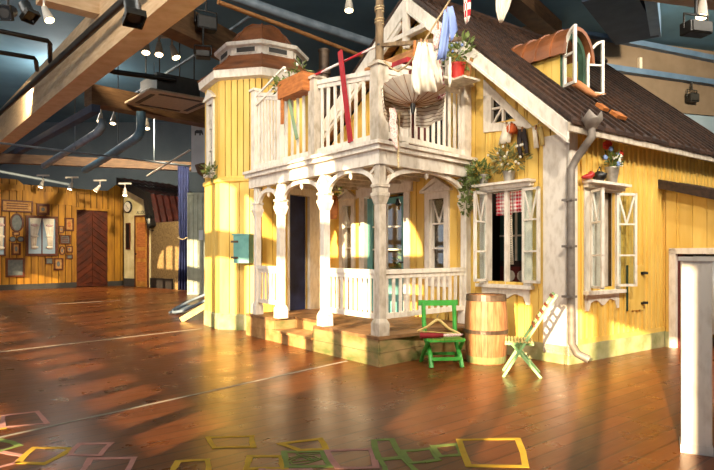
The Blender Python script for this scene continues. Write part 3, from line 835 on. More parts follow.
# side wall: boards with cover battens; opening for the side window
so0, so1 = SI.X(587), SI.X(611.5); soz0, soz1 = SI.Z(599,287), SI.Z(599,192)
EV = 3.1
mb = siding(MB(side_xf), 0, LEN, PL, EV, [(so0,so1,soz0,soz1)], w=.135, th=.02, gap=.006, batten=.045, bk=(bk := MB(side_xf)))
mb.build('side_wall', M['yellow'], house); bk.build('side_backing', M['gap'], house)
mb = MB(); mb.box(LEFT, -.0, LEN-.1, LEN, 0, EV); mb.box(LEFT-.05, LEFT+.05, .06, LEN, 0, 3.3)
mb.prism([(LEFT,EV),(0,EV),(RX,RZ-.2)], LEN-.1, LEN); mb.build('rear_wall', M['yellow_dark'], house)
MB().box(LEFT+.05, -.06, .06, LEN-.1, .28, .34).build('inner_floor', M['deck'], house)
MB().box(LEFT+.05, -.06, .06, LEN-.1, 2.84, 2.92).build('inner_ceiling', M['dark'], house)
mb = MB(); mb.box(LEFT+.1, -.1, 2.2, 2.25, .34, 2.84); mb.build('inner_wall', paint('inner_wall','7A664C','5E4C36',.9,3), house)
mb = MB(); mb.box(-2.36,-2.3,.06,2.2,.34,2.84); mb.build('inner_partition', M['dark'], house)
# plinth, corner boards
mb = MB(); mb.box(LEFT, .03, -.06, .02, 0, PL); mb.box(-.02, .06, -.06, LEN, 0, PL); mb.build('plinth', M['stone'], house)
mb = MB(); mb.box(-.05, .05, -.055, LEN, PL, PL+.07); mb.build('sill_board', M['yellow'], house)
mb = MB(); mb.box(-.34, .045, -.06, -.02, .12, rz(0)-.3); mb.box(.015, .06, -.06, .13, .12, EV); mb.build('corner_board', M['white'], house)
# roof
def slope_roof(mb, x0, x1, sgn, y0, y1, pitch):
    th = .05
    n = int((y1-y0)/pitch)
    for i in range(n+1):
        a = y0 + (y1-y0)*i/(n+1); b = y0 + (y1-y0)*(i+1)/(n+1)
        lift = ru(0,.018)
        poly = [(x0, rz(x0)+lift),(x1, rz(x1)+lift),(x1, rz(x1)+lift+th),(x0, rz(x0)+lift+th)]
        mb.prism(poly, a+.004, b-.004)
        poly = [(x0, rz(x0)+th),(x1, rz(x1)+th),(x1, rz(x1)+th+.055),(x0, rz(x0)+th+.055)]
        mb.prism(poly, a-.022, a+.022)
    return mb
mb = slope_roof(MB(), RX, .34, 1, -.42, LEN+.1, .25); mb.build('roof_slope', M['roof'], house)
mb = slope_roof(MB(), LEFT-.35, RX, -1, -.42, LEN+.1, .25); mb.build('roof_slope', M['roof'], house)
mb = MB(); mb.tube([(RX,-.44,RZ+.09),(RX,LEN+.12,RZ+.09)], .07, 6, smooth=False); mb.build('ridge_cap', M['roof'], house)
# barge boards along the gable
def rake(xa, xb, y0, y1, top, h):
    return [(xa, rz(xa)+top),(xb, rz(xb)+top),(xb, rz(xb)+top-h),(xa, rz(xa)+top-h)]
mb = MB(); mb.prism(rake(RX, .3, 0,0,.0,.24), -.46, -.42); mb.prism(rake(RX+.05,.3,0,0,-.21,.045), -.475, -.42)
mb.build('bargeboard', M['white'], house)
mb = MB(); mb.prism(rake(LEFT-.35, RX, 0,0,.0,.27), -.46, -.42); mb.prism(rake(LEFT-.35,RX-.1,0,0,-.33,.07), -.475, -.42); mb.build('bargeboard', M['white'], house)
mb = MB(); mb.box(.27,.31,-.46,LEN+.1,rz(.3)-.11,rz(.3)+.0); mb.box(.02,.27,-.4,LEN,EV-.04,EV-.01); mb.build('eave_board', M['white_worn'], house)
mb = MB(); mb.prism(rake(RX+.05, .25,0,0,-.02,.03), -.42, 0); mb.prism(rake(LEFT-.3,RX-.05,0,0,-.02,.03), -.42, 0); mb.build('soffit', M['wood'], house)
# gable truss in front of the wall
ty = -.44
mb = MB()
kx_ = RX
mb.bar((kx_,ty,RZ-.1),(kx_,ty,RZ-.78),.1,.09,(0,1,0)); mb.frustum(kx_,ty,.07,.1,RZ-.86,RZ-.78)
xl, xr = kx_-.62, kx_+.5
mb.bar((xl,ty,rz(xl)-.25),(xr,ty,rz(xr)-.2),.08,.11,(0,1,0))
mb.build('gable_truss', M['white'], house)

# ---- windows
def pane(parent, xf, x0,x1,z0,z1,y=.03):
    return MB(xf).box(x0,x1,y,y+.006,z0,z1).build('pane', M['glass'], parent)
def tall_window(x0,x1,z0,z1, cas=.11, sill=.12, ped=.16, xf=None, name='window', X=True, n=3):
    d = .05
    mb = MB(xf)
    mb.box(x0-cas,x0,-.07,.06,z0-.05,z1+cas); mb.box(x1,x1+cas,-.07,.06,z0-.05,z1+cas); mb.box(x0,x1,-.07,.06,z1,z1+cas)
    mb.box(x0-cas-.03,x1+cas+.03,-.11,.06,z0-.1,z0-.04)
    mb.box(x0-cas,x1+cas,-.06,0,z0-.1-sill,z0-.1)
    w = mb.build('window', M['white'], house)
    p = MB(xf); c=(x0+x1)/2; e = x1-c+cas+.07
    p.box(c-e,c+e,-.12,.0,z1+cas,z1+cas+.04)
    p.strip([(c-e,z1+cas+.04),(c,z1+cas+.04+ped+.045),(c+e,z1+cas+.04)],[(c-e+.06,z1+cas+.04),(c,z1+cas+ped),(c+e-.06,z1+cas+.04)],-.12,0)
    p.prism([(c-e+.05,z1+cas+.04),(c+e-.05,z1+cas+.04),(c,z1+cas+ped+.01)],-.07,0)
    p.build('pediment', M['white'], w)
    pane(w, xf, x0,x1,z0,z1)
    m = MB(xf); h=(z1-z0)/n
    for k in range(1,n): m.box(x0,x1,-.02,.03,z0+h*k-.014,z0+h*k+.014)
    m.box(x0,x0+.03,-.03,.03,z0,z1); m.box(x1-.03,x1,-.03,.03,z0,z1)
    if X:
        zt, zb_ = z1, z0+h*(n-1)
        m.bar((x0+.02,0,zt),(c,0,zb_+.01),.022,.02,(0,1,0)); m.bar((x1-.02,0,zt),(c,0,zb_+.01),.022,.02,(0,1,0))
    m.build('muntin', M['white'], w)
    return w
tall_window(wRx0,wRx1,wRz0,wRz1)
tall_window(wLx0,wLx1,wLz0,wLz1)
# triangular attic window
mb = MB()
o = [fxz(486,80.5), fxz(536,128), fxz(486,133)]; i_ = [tA, tB, tC]
mb.strip(o, i_, -.06, .03, True); w = mb.build('attic_window', M['white'], house)
MB().prism([tA,tB,tC], .02,.03).build('pane', M['glass'], w)
mb = MB(); mb.prism([tA,tB,tC],.12,.2); mb.build('interior_shade', M['dark'], w)  # dark sheet standing for the unlit attic behind the glass
xm = tA[0]+(tB[0]-tA[0])*.42
mb = MB(); mb.box(xm-.018,xm+.018,-.03,.02,tC[1],tline(xm)); zm = tC[1]+(tA[1]-tC[1])*.55
mb.box(tA[0],xm,-.03,.02,zm-.015,zm+.015); mb.bar((tA[0]+.01,-.01,tC[1]),(xm,-.01,zm+.02),.03,.025,(0,1,0)); mb.build('muntin', M['white'], w)

# open window with casements
def casement(parent, xf, w, z0, z1):
    f = MB(xf); b = .035
    f.box(0,b,-.02,.02,z0,z1); f.box(w-b,w,-.02,.02,z0,z1); f.box(0,w,-.02,.02,z0,z0+b); f.box(0,w,-.02,.02,z1-b,z1)
    h = (z1-z0)/3
    f.box(0,w,-.015,.015,z0+h-.012,z0+h+.012); f.box(0,w,-.015,.015,z0+2*h-.012,z0+2*h+.012)
    f.bar((b,0,z1-b),(w/2,0,z0+2*h),.024,.02,(0,1,0)); f.bar((w-b,0,z1-b),(w/2,0,z0+2*h),.024,.02,(0,1,0))
    c = f.build('casement', M['white'], parent)
    g = MB(xf).box(b,w-b,-.003,.003,z0+b,z1-b).build('casement_pane', M['glass'], parent)
    return c
def big_window(x0,x1,z0,z1,xf,angL,angR,apron=True):
    mb = MB(xf); cas = .14
    mb.box(x0-cas,x0,-.06,.06,z0-.06,z1+.05); mb.box(x1,x1+cas,-.06,.06,z0-.06,z1+.05); mb.box(x0-cas,x1+cas,-.06,.06,z1,z1+.085)
    mb.box(x0-cas-.03,x1+cas+.03,-.13,.06,z0-.09,z0-.04)
    w = mb.build('window', M['white'], house)
    c = MB(xf); c.box(x0-cas-.05,x1+cas+.05,-.2,0,z1+.085,z1+.12); c.box(x0-cas-.02,x1+cas+.02,-.12,0,z1+.03,z1+.085); c.build('cornice', M['white'], w)
    a = MB(xf); L, R = x0-cas+.04, x1+cas-.04; n = 16
    top = [(L+(R-L)*k/n, z0-.09) for k in range(n+1)]
    bot = [(L+(R-L)*k/n, z0-.09-(.22 if k in (0,1,n-1,n) else .11+.05*sin(pi*k/n)**2*cos(2*pi*k/n*2.0))) for k in range(n+1)]
    a.strip(top,bot,-.06,0); a.build('apron', M['white'], w)
    xm = (x0+x1)/2
    MB(xf).box(xm-.03,xm+.03,-.03,.03,z0-.04,z1).build('mullion', M['white'], w)
    cw = (x1-x0)/2
    casement(w, place_xf(x0,-.07,-angL,0,xf), cw, z0, z1)
    casement(w, place_xf(x1,-.07,pi+angR,0,xf), cw, z0, z1)
    return w
big_window(owx0,owx1,owz0,owz1,None,radians(80),radians(168))
big_window(so0,so1,soz0,soz1,side_xf,radians(122),radians(150))
MB(side_xf).box(so0,so1,.05,.06,soz0,soz1).build('inner_shutter', M['white_worn'], house)

# entrance door
mb = MB(); cas=.16
mb.box(dx0_-cas,dx0_,-.06,.06,.34,dz1+.02); mb.box(dx1_,dx1_+cas*.9,-.06,.06,.34,dz1+.02)
mb.box(dx0_-cas-.06,dx1_+cas+.06,-.09,.06,dz1,dz1+.17); mb.box(dx0_-cas-.1,dx1_+cas+.1,-.12,.06,dz1+.17,dz1+.21)
df = mb.build('door_frame', M['white'], house)
lw_ = (dx1_-dx0_)*.84; xf = place_xf(dx0_+.02,.02,radians(14))
mb = MB(xf); z0, z1 = .36, dz1-.03
mb.box(0,.12,-.02,.02,z0,z1); mb.box(lw_-.16,lw_,-.02,.02,z0,z1); mb.box(.12,lw_-.16,-.02,.02,z0,z0+.75); mb.box(.12,lw_-.16,-.02,.02,z1-.12,z1)
dl = mb.build('door', M['teal'], house)
mb = MB(xf)
mb.box(.12,lw_-.16,-.003,.003,z0+.75,z1-.12); mb.build('pane', M['glass'], dl)
mb = MB(xf); xs = (.12+lw_-.16)/2
mb.box(xs-.015,xs+.015,-.015,.015,z0+.75,z1-.12)
for k in (1,2): zz = z0+.75+(z1-.12-z0-.75)*k/3; mb.box(.12,lw_-.16,-.015,.015,zz-.015,zz+.015)
mb.build('muntin', M['white'], dl)
MB(xf).tube([(lw_-.07,-.02,1.3),(lw_-.07,-.07,1.3),(lw_-.18,-.07,1.3)],.014,6).build('handle', M['black'], dl)
mb = MB(); x = fx(403); zb_ = fz(403,197); mb.tube([(x-.35,-.12,zb_),(x+.05,-.12,zb_+.01)],.012,5); mb.lathe([(.03,-.16),(.05,-.13),(.02,-.03)],x,-.12,8,xf=place_xf(0,0,0,zb_)); mb.build('door_bell', M['black'], df)

# balcony door
mb = MB(); mb.box(bdx0-.1,bdx0,-.05,.05,2.9,bdz1+.1); mb.box(bdx1,bdx1+.1,-.05,.05,2.9,bdz1+.1); mb.box(bdx0-.1,bdx1+.1,-.05,.05,bdz1,bdz1+.1); bf = mb.build('balcony_door_frame', M['white_worn'], house)
mb = MB(); xm=(bdx0+bdx1)/2
for a,b in ((bdx0,xm),(xm,bdx1)):
    mb.box(a,a+.08,.0,.04,2.92,bdz1); mb.box(b-.08,b,.0,.04,2.92,bdz1); mb.box(a,b,.0,.04,2.92,3.4); mb.box(a,b,0,.04,bdz1-.08,bdz1); mb.box(a,b,0,.04,3.95,4.02)
bd = mb.build('balcony_door', paint('bottle_green','23402E','182C20',.5,5), house)
MB().box(bdx0+.05,bdx1-.05,.015,.02,3.35,bdz1-.05).build('pane', M['glass'], bd)
MB().box(bdx0-.1,bdx1+.1,.3,.34,2.92,bdz1+.1).build('interior_shade', M['dark'], bd)  # dark sheet in place of the shade inside the balcony door

# dormer on the right slope, window facing the side
dra, drb = .734, 1.36          # along the side wall
df_b = .614                     # distance in from the side wall
zd0 = rz(-df_b)-.08; zd1 = 4.76; rr = (drb-dra)/2; zs = zd1-rr*1.25
def dpt(a,b): return (-b, a)
b_end = 2.05
mb = MB(); xe = RX + (RZ-zs-.05)/SR - .1
dm = None
for a in (dra, drb-.04):
    nb = 5; mb = MB()
    for k in range(nb):
        xa, xb = -df_b+(xe+df_b)*k/nb, -df_b+(xe+df_b)*(k+1)/nb+.008
        mb.prism([(xa,rz(xa)-.06),(xa,zs+.06),(xb,zs+.06),(xb,rz(xb)-.06)], a-ru(0,.008), a+.04)
    o_ = mb.build('dormer_cheek' if dm else 'dormer', M['yellow'], dm or house); dm = dm or o_
mb = MB(side_xf); n=14; cx=(dra+drb)/2
arc = lambda r, rzv: [(cx - r*cos(pi*k/n), zs + rzv*sin(pi*k/n)) for k in range(n+1)]
for k in range(6):
    y0 = df_b-.12+k*(b_end-df_b+.1)/6; y1 = y0+(b_end-df_b+.1)/6-.006; e=ru(0,.012)
    mb.strip(arc(rr+.09+e,rr*1.25+.07+e), arc(rr+.03,rr*1.25+.02), y0, y1)
    if k: mb.strip(arc(rr+.12,rr*1.25+.1), arc(rr+.06,rr*1.25+.04), y0-.03, y0+.02)
mb.build('dormer_roof', M['copper'], dm)
fr = MB(side_xf); o = [(dra-.0,zd0)]+arc(rr,rr*1.25)+[(drb,zd0)]; i2 = [(dra+.07,zd0+.07)]+arc(rr-.07,rr*1.25-.07)+[(drb-.07,zd0+.07)]
fr.strip(o,i2,df_b-.03,df_b+.06); fr.box(dra,drb,df_b-.05,df_b+.06,zd0-.02,zd0+.07)
fr.build('window_frame', paint('dormer_frame','4A7058','2E4636',.6,5), dm)
mb = MB(side_xf); mb.prism([(dra+.05,zd0)]+arc(rr-.05,rr*1.25-.05)+[(drb-.05,zd0)], df_b+.5, df_b+.54); mb.build('dormer_backing', paint('green_lining','4E8A66','22442F',.7,4), dm)
def arch_casement(hinge, ang, flip):
    w = rr-.03; b = .04
    n = 8
    outer = [(0,zd0+.1)] + [(w - w*cos(pi/2*k/n), zs + (rr*1.25-.03)*sin(pi/2*k/n)) for k in range(n+1)] + [(w,zd0+.1)]
    inner = [(b,zd0+.1+b)] + [(w - (w-b)*cos(pi/2*k/n) - (b if k==n else 0), zs + (rr*1.25-.03-b)*sin(pi/2*k/n)) for k in range(n+1)] + [(w-b,zd0+.1+b)]
    f = place_xf(hinge, df_b-.05, ang, 0, side_xf)
    g = (lambda x,y,z: f(-x,y,z)) if flip else f
    m = MB(g); m.strip(outer, inner, -.02, .02, True); zm = zd0+.1+(zd1-zd0)*.47; m.box(b*.5,w-.01,-.015,.015,zm-.015,zm+.015)
    c = m.build('casement', M['white'], dm)
    MB(g).prism(outer, -.003, .003).build('casement_pane', M['glass'], dm)
arch_casement(dra+.02, radians(-112), False)
arch_casement(drb-.02, radians(150), True)

# downspout with its crumpled hopper
x = SI.X(571,-.12)
mb = MB(side_xf)
hx, hz = SI.xz(593, 121, -.42)
pts = [(hx,-.40,hz-.06),(hx,-.40,hz-.2),(hx-.04,-.36,hz-.28),(x+.08,-.15,fz(571,158)-.02),(x,-.12,fz(571,166)-.06),(x,-.12,1.5),(x+.01,-.12,.3),(x+.05,-.17,.17),(x+.12,-.3,.1)]
mb.tube(pts, .05, 10); dsp = mb.build('downspout', M['rain'], house)
hp = MB(side_xf)
prof = [(.05,-.1),(.09,-.05),(.14,.01),(.125,.08)]
hp.lathe(prof, hx, -.40, 9, True, 0, True, False, xf=lambda X,Y,Z: (X + .01*sin(9*Z+X*40), Y + .01*cos(X*50), Z + hz + (.05*sin(4*atan2(Y+.40,X-hx)) if Z > .05 else 0)))
hp.build('rain_hopper', M['rain'], dsp)
for z in (.9,1.55,2.15): MB(side_xf).box(x-.06,x+.06,-.17,-.02,z-.015,z+.015).build('pipe_bracket', M['rain'], dsp)
# yellow hatch with black hinges
h0, h1 = SI.X(624), SI.X(637.5); hz0, hz1 = SI.Z(631,310), SI.Z(631,265)
mb = MB(side_xf); mb.box(h0-.03,h0+.03,-.05,0,hz0,hz1); mb.build('hatch_gap', plain('hatch_green','1E3A20',.7), house)
h = MB(place_xf(h1,-.06,radians(-9),0,side_xf)).box(-(h1-h0)+.02,0,-.03,.01,hz0,hz1).build('hatch', M['yellow'], house)
mb = MB(side_xf)
for z in (hz0+.1,hz1-.12): mb.box(h1-.06,h1+.1,-.11,-.04,z-.02,z+.02)
mb.build('hinge', M['black'], h)

# ================================================================ lean-to shed
LT = 2.53
def slx(u, x=LT):
    """outward distance on the plane x=LT of the side wall for image column u"""
    k = (u-357)/FPX
    px, py = CX+.8*x, CY+.6*x       # + d*(.6,-.8)
    return (k*py - px)/(.6 + .8*k)
shed = thing('lean_to_shed', 'yellow lean-to shed with a low white framed door on the side of the house', 'shed', SI.P(LT), FA.a)
# local: x = outward from the side wall (facade x direction), y = along the side wall
def sz(u, v):
    d_ = slx(u); Y = CY+.6*LT-.8*d_
    return HCAM+(VHOR-v)/FPX*Y
e0, e1 = .07, 1.9
o0, o1 = slx(677), 1.35; oz = sz(680, 254)
zl = lambda x: sz(660,186) - .30*x
mb = siding(MB(), e0, e1, PL, zl, [(o0,o1,0,oz)], w=.2, th=.02, gap=.006)
mb.box(e1-.05,e1,.05,2.6,PL,zl(e1)); mb.build('shed_wall', M['yellow'], shed)
MB().box(e0,o0-.1,-.05,.03,0,PL).build('plinth', M['stone'], shed)
mb = MB(); mb.box(o0-.1,o0,-.05,.06,0,oz+.09); mb.box(o1,o1+.1,-.05,.06,0,oz+.09); mb.box(o0-.1,o1+.1,-.05,.06,oz,oz+.09); mb.build('door_frame', M['white'], shed)
mb = MB(); mb.box(o0,o0+.05,.02,.9,0,oz); mb.build('door_jamb', M['dark_red'], shed)
mb = MB(); mb.box(e0,e1,1.6,1.65,0,2.2); mb.build('back_board', M['yellow_dark'], shed)
mb = MB()
for k in range(9):
    a, b = -.18+k*.33, -.18+(k+1)*.33-.01
    mb.prism([(e0-.05,zl(e0)+.04),(e1+.25,zl(e1+.25)+.04),(e1+.25,zl(e1+.25)+.1+ru(0,.02)),(e0-.05,zl(e0)+.1+ru(0,.02))], a, b)
mb.prism([(e0-.05,zl(e0)-.03),(e1+.25,zl(e1+.25)-.03),(e1+.25,zl(e1+.25)+.1),(e0-.05,zl(e0)+.1)], -.22, -.18)
mb.build('shed_roof', M['roof'], shed)
cu = thing('door_curtain', 'pale blue and white curtain hanging in the low shed door', 'curtain', SI.P(LT), FA.a)
c0, c1 = slx(690), o1-.02
mb = MB(); mb.cloth([(oz-.03,c0,c1),(.9,c0,c1),(.25,c0+.02,c1)], 24, .03, 5, .012, y=.12); mb.build('curtain_cloth', M['banner'], cu)
MB().tube([(o0+.06,.12,oz-.02),(o1-.01,.12,oz-.02)],.012,6).build('curtain_rod', M['black'], cu)

# ================================================================ turret
T = W(262, 254, 12.3); T.z = 0
tur = thing('turret', 'yellow octagonal turret with double copper dome roof', 'tower', T)
RT = 1.13; AP = RT*cos(pi/8); side = 2*RT*sin(pi/8); N0 = radians(256.5)
def facet(i): 
    a = N0 + i*pi/4            # outward normal
    return place_xf(AP*cos(a), AP*sin(a), a + pi/2)   # local x along the facet, -y outward
RING = 2.84
wt = MB(); bkt = MB()
tw = (-.13,.13,3.08,4.42)
for i in range(8):
    f = facet(i)
    m = MB(f); m2 = MB(f)
    siding(m, -side/2, side/2, .3, RING, (), w=.21, th=.028, gap=.014, bk=m2)
    siding(m, -side/2, side/2, RING+.08, 4.86, [tw] if i == -1%8 else (), w=.125, th=.028, gap=.018, bk=m2)
    for dst, src in ((wt, m), (bkt, m2)):
        b = len(dst.v); dst.v += src.v; dst.f += [tuple(q+b for q in ff) for ff in src.f]; dst.sm += src.sm
wt.build('turret_wall', M['yellow'], tur); bkt.build('turret_backing', M['gap'], tur)
r8 = N0 + pi/8
MB().lathe([(RT+.05,0),(RT+.05,.27),(RT+.02,.32)], n=8, smooth=False, rot=r8).build('plinth', M['stone'], tur)
MB().lathe([(RT+.02,RING-.03),(RT+.07,RING),(RT+.07,RING+.06),(RT+.02,RING+.1)], n=8, smooth=False, rot=r8).build('ring_moulding', M['yellow'], tur)
MB().lathe([(RT+.02,4.78),(RT+.14,4.81),(RT+.16,4.95),(RT+.13,4.97)], n=8, smooth=False, rot=r8).build('eave_moulding', M['white'], tur)
MB().lathe([(RT+.17,4.96),(RT+.1,5.02),(RT-.04,5.12),(RT-.17,5.23),(RT-.24,5.34)], n=8, smooth=False, rot=r8).build('skirt_roof', M['copper'], tur)
DR = .86
MB().lathe([(DR,5.28),(DR,5.54)], n=8, smooth=False, rot=r8).build('drum', M['white'], tur)
ds = 2*DR*sin(pi/8); da = DR*cos(pi/8)
for i in range(8):
    a = N0+i*pi/4; f = place_xf(da*cos(a), da*sin(a), a+pi/2)
    q = MB(f).box(-ds*.33,ds*.33,-.02,.0,5.38,5.5).build('drum_window', M['white'], tur)
    MB(f).box(-ds*.29,ds*.29,-.026,-.018,5.395,5.485).build('pane', M['ac_grey'], q)
MB().lathe([(DR,5.5),(DR+.1,5.52),(DR+.12,5.58),(DR+.08,5.6)], n=8, smooth=False, rot=r8).build('drum_eave', M['white'], tur)
MB().lathe([(.88,5.59),(.74,5.63),(.67,5.71),(.6,5.84),(.48,6.0),(.27,6.14),(.0,6.2)], n=8, smooth=False, rot=r8).build('dome', M['copper'], tur)
mb = MB()
for i in range(8):
    a = r8+i*pi/4
    mb.tube([(R*cos(a),R*sin(a),z) for R,z in [(.88,5.6),(.74,5.64),(.67,5.72),(.6,5.85),(.48,6.01),(.27,6.15),(.02,6.21)]], .016, 5)
    mb.tube([(R*cos(a),R*sin(a),z) for R,z in [(RT+.17,4.97),(RT+.1,5.03),(RT-.04,5.13),(RT-.17,5.24),(RT-.24,5.35)]], .014, 5)
mb.build('roof_seam', M['copper'], tur)
# turret window on the left facet
f = facet(-1)
mb = MB(f); x0,x1,z0,z1 = tw; cs=.085
mb.box(x0-cs,x0,-.07,.05,z0-.05,z1+cs); mb.box(x1,x1+cs,-.07,.05,z0-.05,z1+cs); mb.box(x0,x1,-.07,.05,z1,z1+cs); mb.box(x0-cs-.03,x1+cs+.03,-.12,.05,z0-.1,z0-.03)
w = mb.build('window', M['white'], tur)
p = MB(f); e = x1+cs+.07; zt = z1+cs
p.box(-e,e,-.12,0,zt,zt+.04); p.prism([(-e,zt+.04),(e,zt+.04),(0,zt+.2)],-.11,0); p.build('pediment', M['white'], w)
MB(f).box(x0,x1,.01,.016,z0,z1).build('pane', M['glass'], w)
m = MB(f); h=(z1-z0)/3
for k in (1,2): m.box(x0,x1,-.03,.01,z0+h*k-.014,z0+h*k+.014)
m.bar((x0+.01,-.01,z1),(0,-.01,z0+2*h),.02,.02,(0,1,0)); m.bar((x1-.01,-.01,z1),(0,-.01,z0+2*h),.02,.02,(0,1,0)); m.build('muntin', M['white'], w)
MB(f).box(x0-.05,x1+.05,.3,.34,z0-.1,z1+.1).build('interior_shade', M['dark'], w)  # dark sheet in place of the shaded turret interior
# link wall with the dark doorway, between turret and facade
Q0 = Vector((-1.38, 10.96, 0)); Q1 = Vector((-.57, 12.22, 0))
la = atan2(Q1.y-Q0.y, Q1.x-Q0.x); LF = Frame(Q0.x, Q0.y, math.degrees(la)); ll = (Q1-Q0).length
link = thing('link_wall', 'short yellow wall with a dark open doorway between turret and house', 'wall', Q0, la)
g0, g1 = LF.X(287.5), LF.X(307.5); gz = LF.Z(297,195.5)
mb = siding(MB(), 0, ll, .3, 2.8, [(g0,g1,.0,gz)], w=.18, th=.025); mb.build('board_panel', M['yellow'], link)
mb = MB(); mb.box(g1,g1+.34,-.06,.06,.36,gz+.13); mb.box(g0-.03,g0,-.06,.06,.36,gz+.13); mb.box(g0-.03,g1+.34,-.07,.06,gz,gz+.14); mb.build('door_frame', M['white'], link)
mb = MB(); mb.box(g0-.04,g1+.04,.06,.09,.36,gz+.05); mb.build('doorway_shade', M['navy'], link)  # navy sheet standing for the darkness inside the open doorway
MB().box(g0-.02,g1+.02,-.1,.05,.33,.37).build('threshold', M['dark_red'], link)
# ================================================================ veranda with balcony
YP = -2.12
fxp = lambda u, y=YP+.1: FA.X(u, y)
P0 = Vector((fxp(379, YP), YP)); P1 = Vector((FA.X(474,0)-.02, 0))
XL = FA.X(247, YP)
ver = thing('veranda', 'white wooden veranda with arched posts and a railed balcony above', 'veranda', FA.P(0), FA.a)
DZ = .385
stx0, stx1 = FA.X(275,YP), FA.X(313.5,YP)
def edge_x(y): return P0.x + (P1.x-P0.x)*(y-YP)/(0-YP)
# deck boards run front to back
mb = MB()
x = XL
while x < P0.x-.01:
    b = min(x+.14, P0.x)
    y0 = YP if not (stx0-.01 < (x+b)/2 < stx1+.01) else YP+.42
    mb.box(x+.003, b-.003, y0-.03, -.03, DZ-.04, DZ); x = b
mb.prismz([(P0.x-.0,YP-.03),(edge_x(YP)+.03,YP-.03),(edge_x(-.03)+.03,-.03),(P0.x-.0,-.03)] if edge_x(-.03) > P0.x else [(P0.x-.35,YP-.03),(P0.x+.03,YP-.03),(P1.x+.03,-.03),(P1.x-.05,-.03)], DZ-.041, DZ+.001)
mb.build('deck', M['deck'], ver)
def skirt_run(a, b, mbx):
    a, b = Vector(a), Vector(b)
    for z0,z1 in ((0,.17),(.175,.345)):
        p = Vector((a.x,a.y,(z0+z1)/2)); q = Vector((b.x,b.y,(z0+z1)/2)); mbx.bar(p,q,.03,z1-z0)
mb = MB(); skirt_run((XL,YP),(stx0,YP),mb); mb.build('skirt_board', M['step'], ver)
for a_, b_ in (((stx1,YP),(P0.x,YP)),((P0.x,YP),(P1.x,P1.y-.06)),((stx0,YP),(stx0,YP+.4)),((stx1,YP),(stx1,YP+.4)),((XL,YP),(XL,-1.3))):
    mb = MB(); skirt_run(a_,b_,mb); mb.build('skirt_board', M['skirt'], ver)
mb = MB(); mb.box(stx0-.06,stx1+.03,YP-.06,YP+.42,.17,.205); mb.box(stx0,stx1,YP-.02,YP+.02,0,.17); mb.build('step', M['step'], ver)
MB().box(stx0,stx1,YP+.40,YP+.43,.2,DZ-.04).build('step_riser', M['step'], ver)

# posts
ZB0, ZB1 = 2.62, 2.80          # edge beam
FLZ = 2.9
posts = [(P0.x-.1, YP+.1), (fxp(325), YP+.1), (fxp(281), YP+.1), (fxp(257.5), YP+.1), (P1.x-.06, -.1)]
for i, (px, py) in enumerate(posts):
    m = MB()
    s = .74 if i != 3 else .66
    m.box(px-.12*s,px+.12*s,py-.12*s,py+.12*s,DZ,DZ+.16); m.frustum(px,py,.24*s,.17*s,DZ+.16,DZ+.22)
    m.box(px-.075*s,px+.075*s,py-.075*s,py+.075*s,DZ+.2,2.12)
    m.frustum(px,py,.16*s,.24*s,2.1,2.2); m.box(px-.125*s,px+.125*s,py-.125*s,py+.125*s,2.2,2.25); m.box(px-.105*s,px+.105*s,py-.105*s,py+.105*s,2.25,2.32); m.box(px-.125*s,px+.125*s,py-.125*s,py+.125*s,2.32,2.36)
    m.box(px-.075*s,px+.075*s,py-.075*s,py+.075*s,2.36,ZB0)
    m.build('post', M['white' if i else 'white_worn'], ver, bevel=.006)

# edge beam, balcony floor
def run_bar(mbx, a, b, z0, z1, w, inset=0.0):
    mbx.bar((a[0],a[1],(z0+z1)/2),(b[0],b[1],(z0+z1)/2), w, z1-z0)
BL = (FA.X(249,YP)-.05, YP+.08); BC = (P0.x-.08, YP+.08); BR = (P1.x-.04, -.03)
mb = MB()
run_bar(mb,BL,(BC[0]+.06,BC[1]),ZB0,ZB1,.12); run_bar(mb,BC,BR,ZB0,ZB1,.12)
mb.build('edge_beam', M['white'], ver)
mb = MB()
o = .12
mb.prismz([(BL[0]-.05,BL[1]-o),(BC[0]+o,BC[1]-o),(BR[0]+o,-.03),(BL[0]-.05,-.03)], ZB1, FLZ)
mb.prismz([(BL[0]-.05,BL[1]-o-.04),(BC[0]+o+.04,BC[1]-o-.04),(BR[0]+o+.04,-.03),(BL[0]-.05,-.03)], FLZ-.035, FLZ+.012)
mb.build('balcony_floor', M['white'], ver)
mb = MB(); x = BL[0]+.1
while x < P0.x-.4: mb.box(x,x+.06,YP+.2,-.04,ZB0+.06,ZB1-.001); x += .42
mb.build('joist', M['white_worn'], ver)

# arches with pendants
def arch(a, b, zs, zt, name='arch'):
    a, b = Vector(a), Vector(b); d = (b-a); L = d.length; ang = atan2(d.y,d.x)
    m = MB(place_xf(a.x,a.y,ang)); n = 16; t=.065
    o_ = [(L/2 - L/2*cos(pi*k/n), zs+(zt-zs)*sin(pi*k/n)) for k in range(n+1)]
    i_ = [(L/2 - (L/2-t)*cos(pi*k/n), zs+(zt-zs-t)*sin(pi*k/n)) for k in range(n+1)]
    m.strip(o_, i_, -.03, .03)
    for q in (.1, .9):      # small spandrel struts
        x = L*q; xe = L*(.02 if q<.5 else .98)
        m.bar((x,0,zs+(zt-zs)*.62),(xe,0,ZB0-.02),.04,.05,(0,1,0))
    r = m.build(name, M['white'], ver)
    m = MB(place_xf(a.x,a.y,ang)); m.lathe([(.0,zt-.16),(.03,zt-.12),(.022,zt-.05),(.035,zt-.01),(.03,ZB0)], L/2, 0, 8); m.build('pendant', M['white'], r)
h = .055
def between(i, j):
    (ax,ay),(bx,by) = posts[i], posts[j]; d = Vector((bx-ax,by-ay)).normalized()*h
    return (ax+d.x,ay+d.y),(bx-d.x,by-d.y)
for i, j, zt in ((1,0,2.64),(2,1,2.62),(3,2,2.58),(0,4,2.66)):
    a, b = between(i,j); arch(a, b, 2.34, zt)

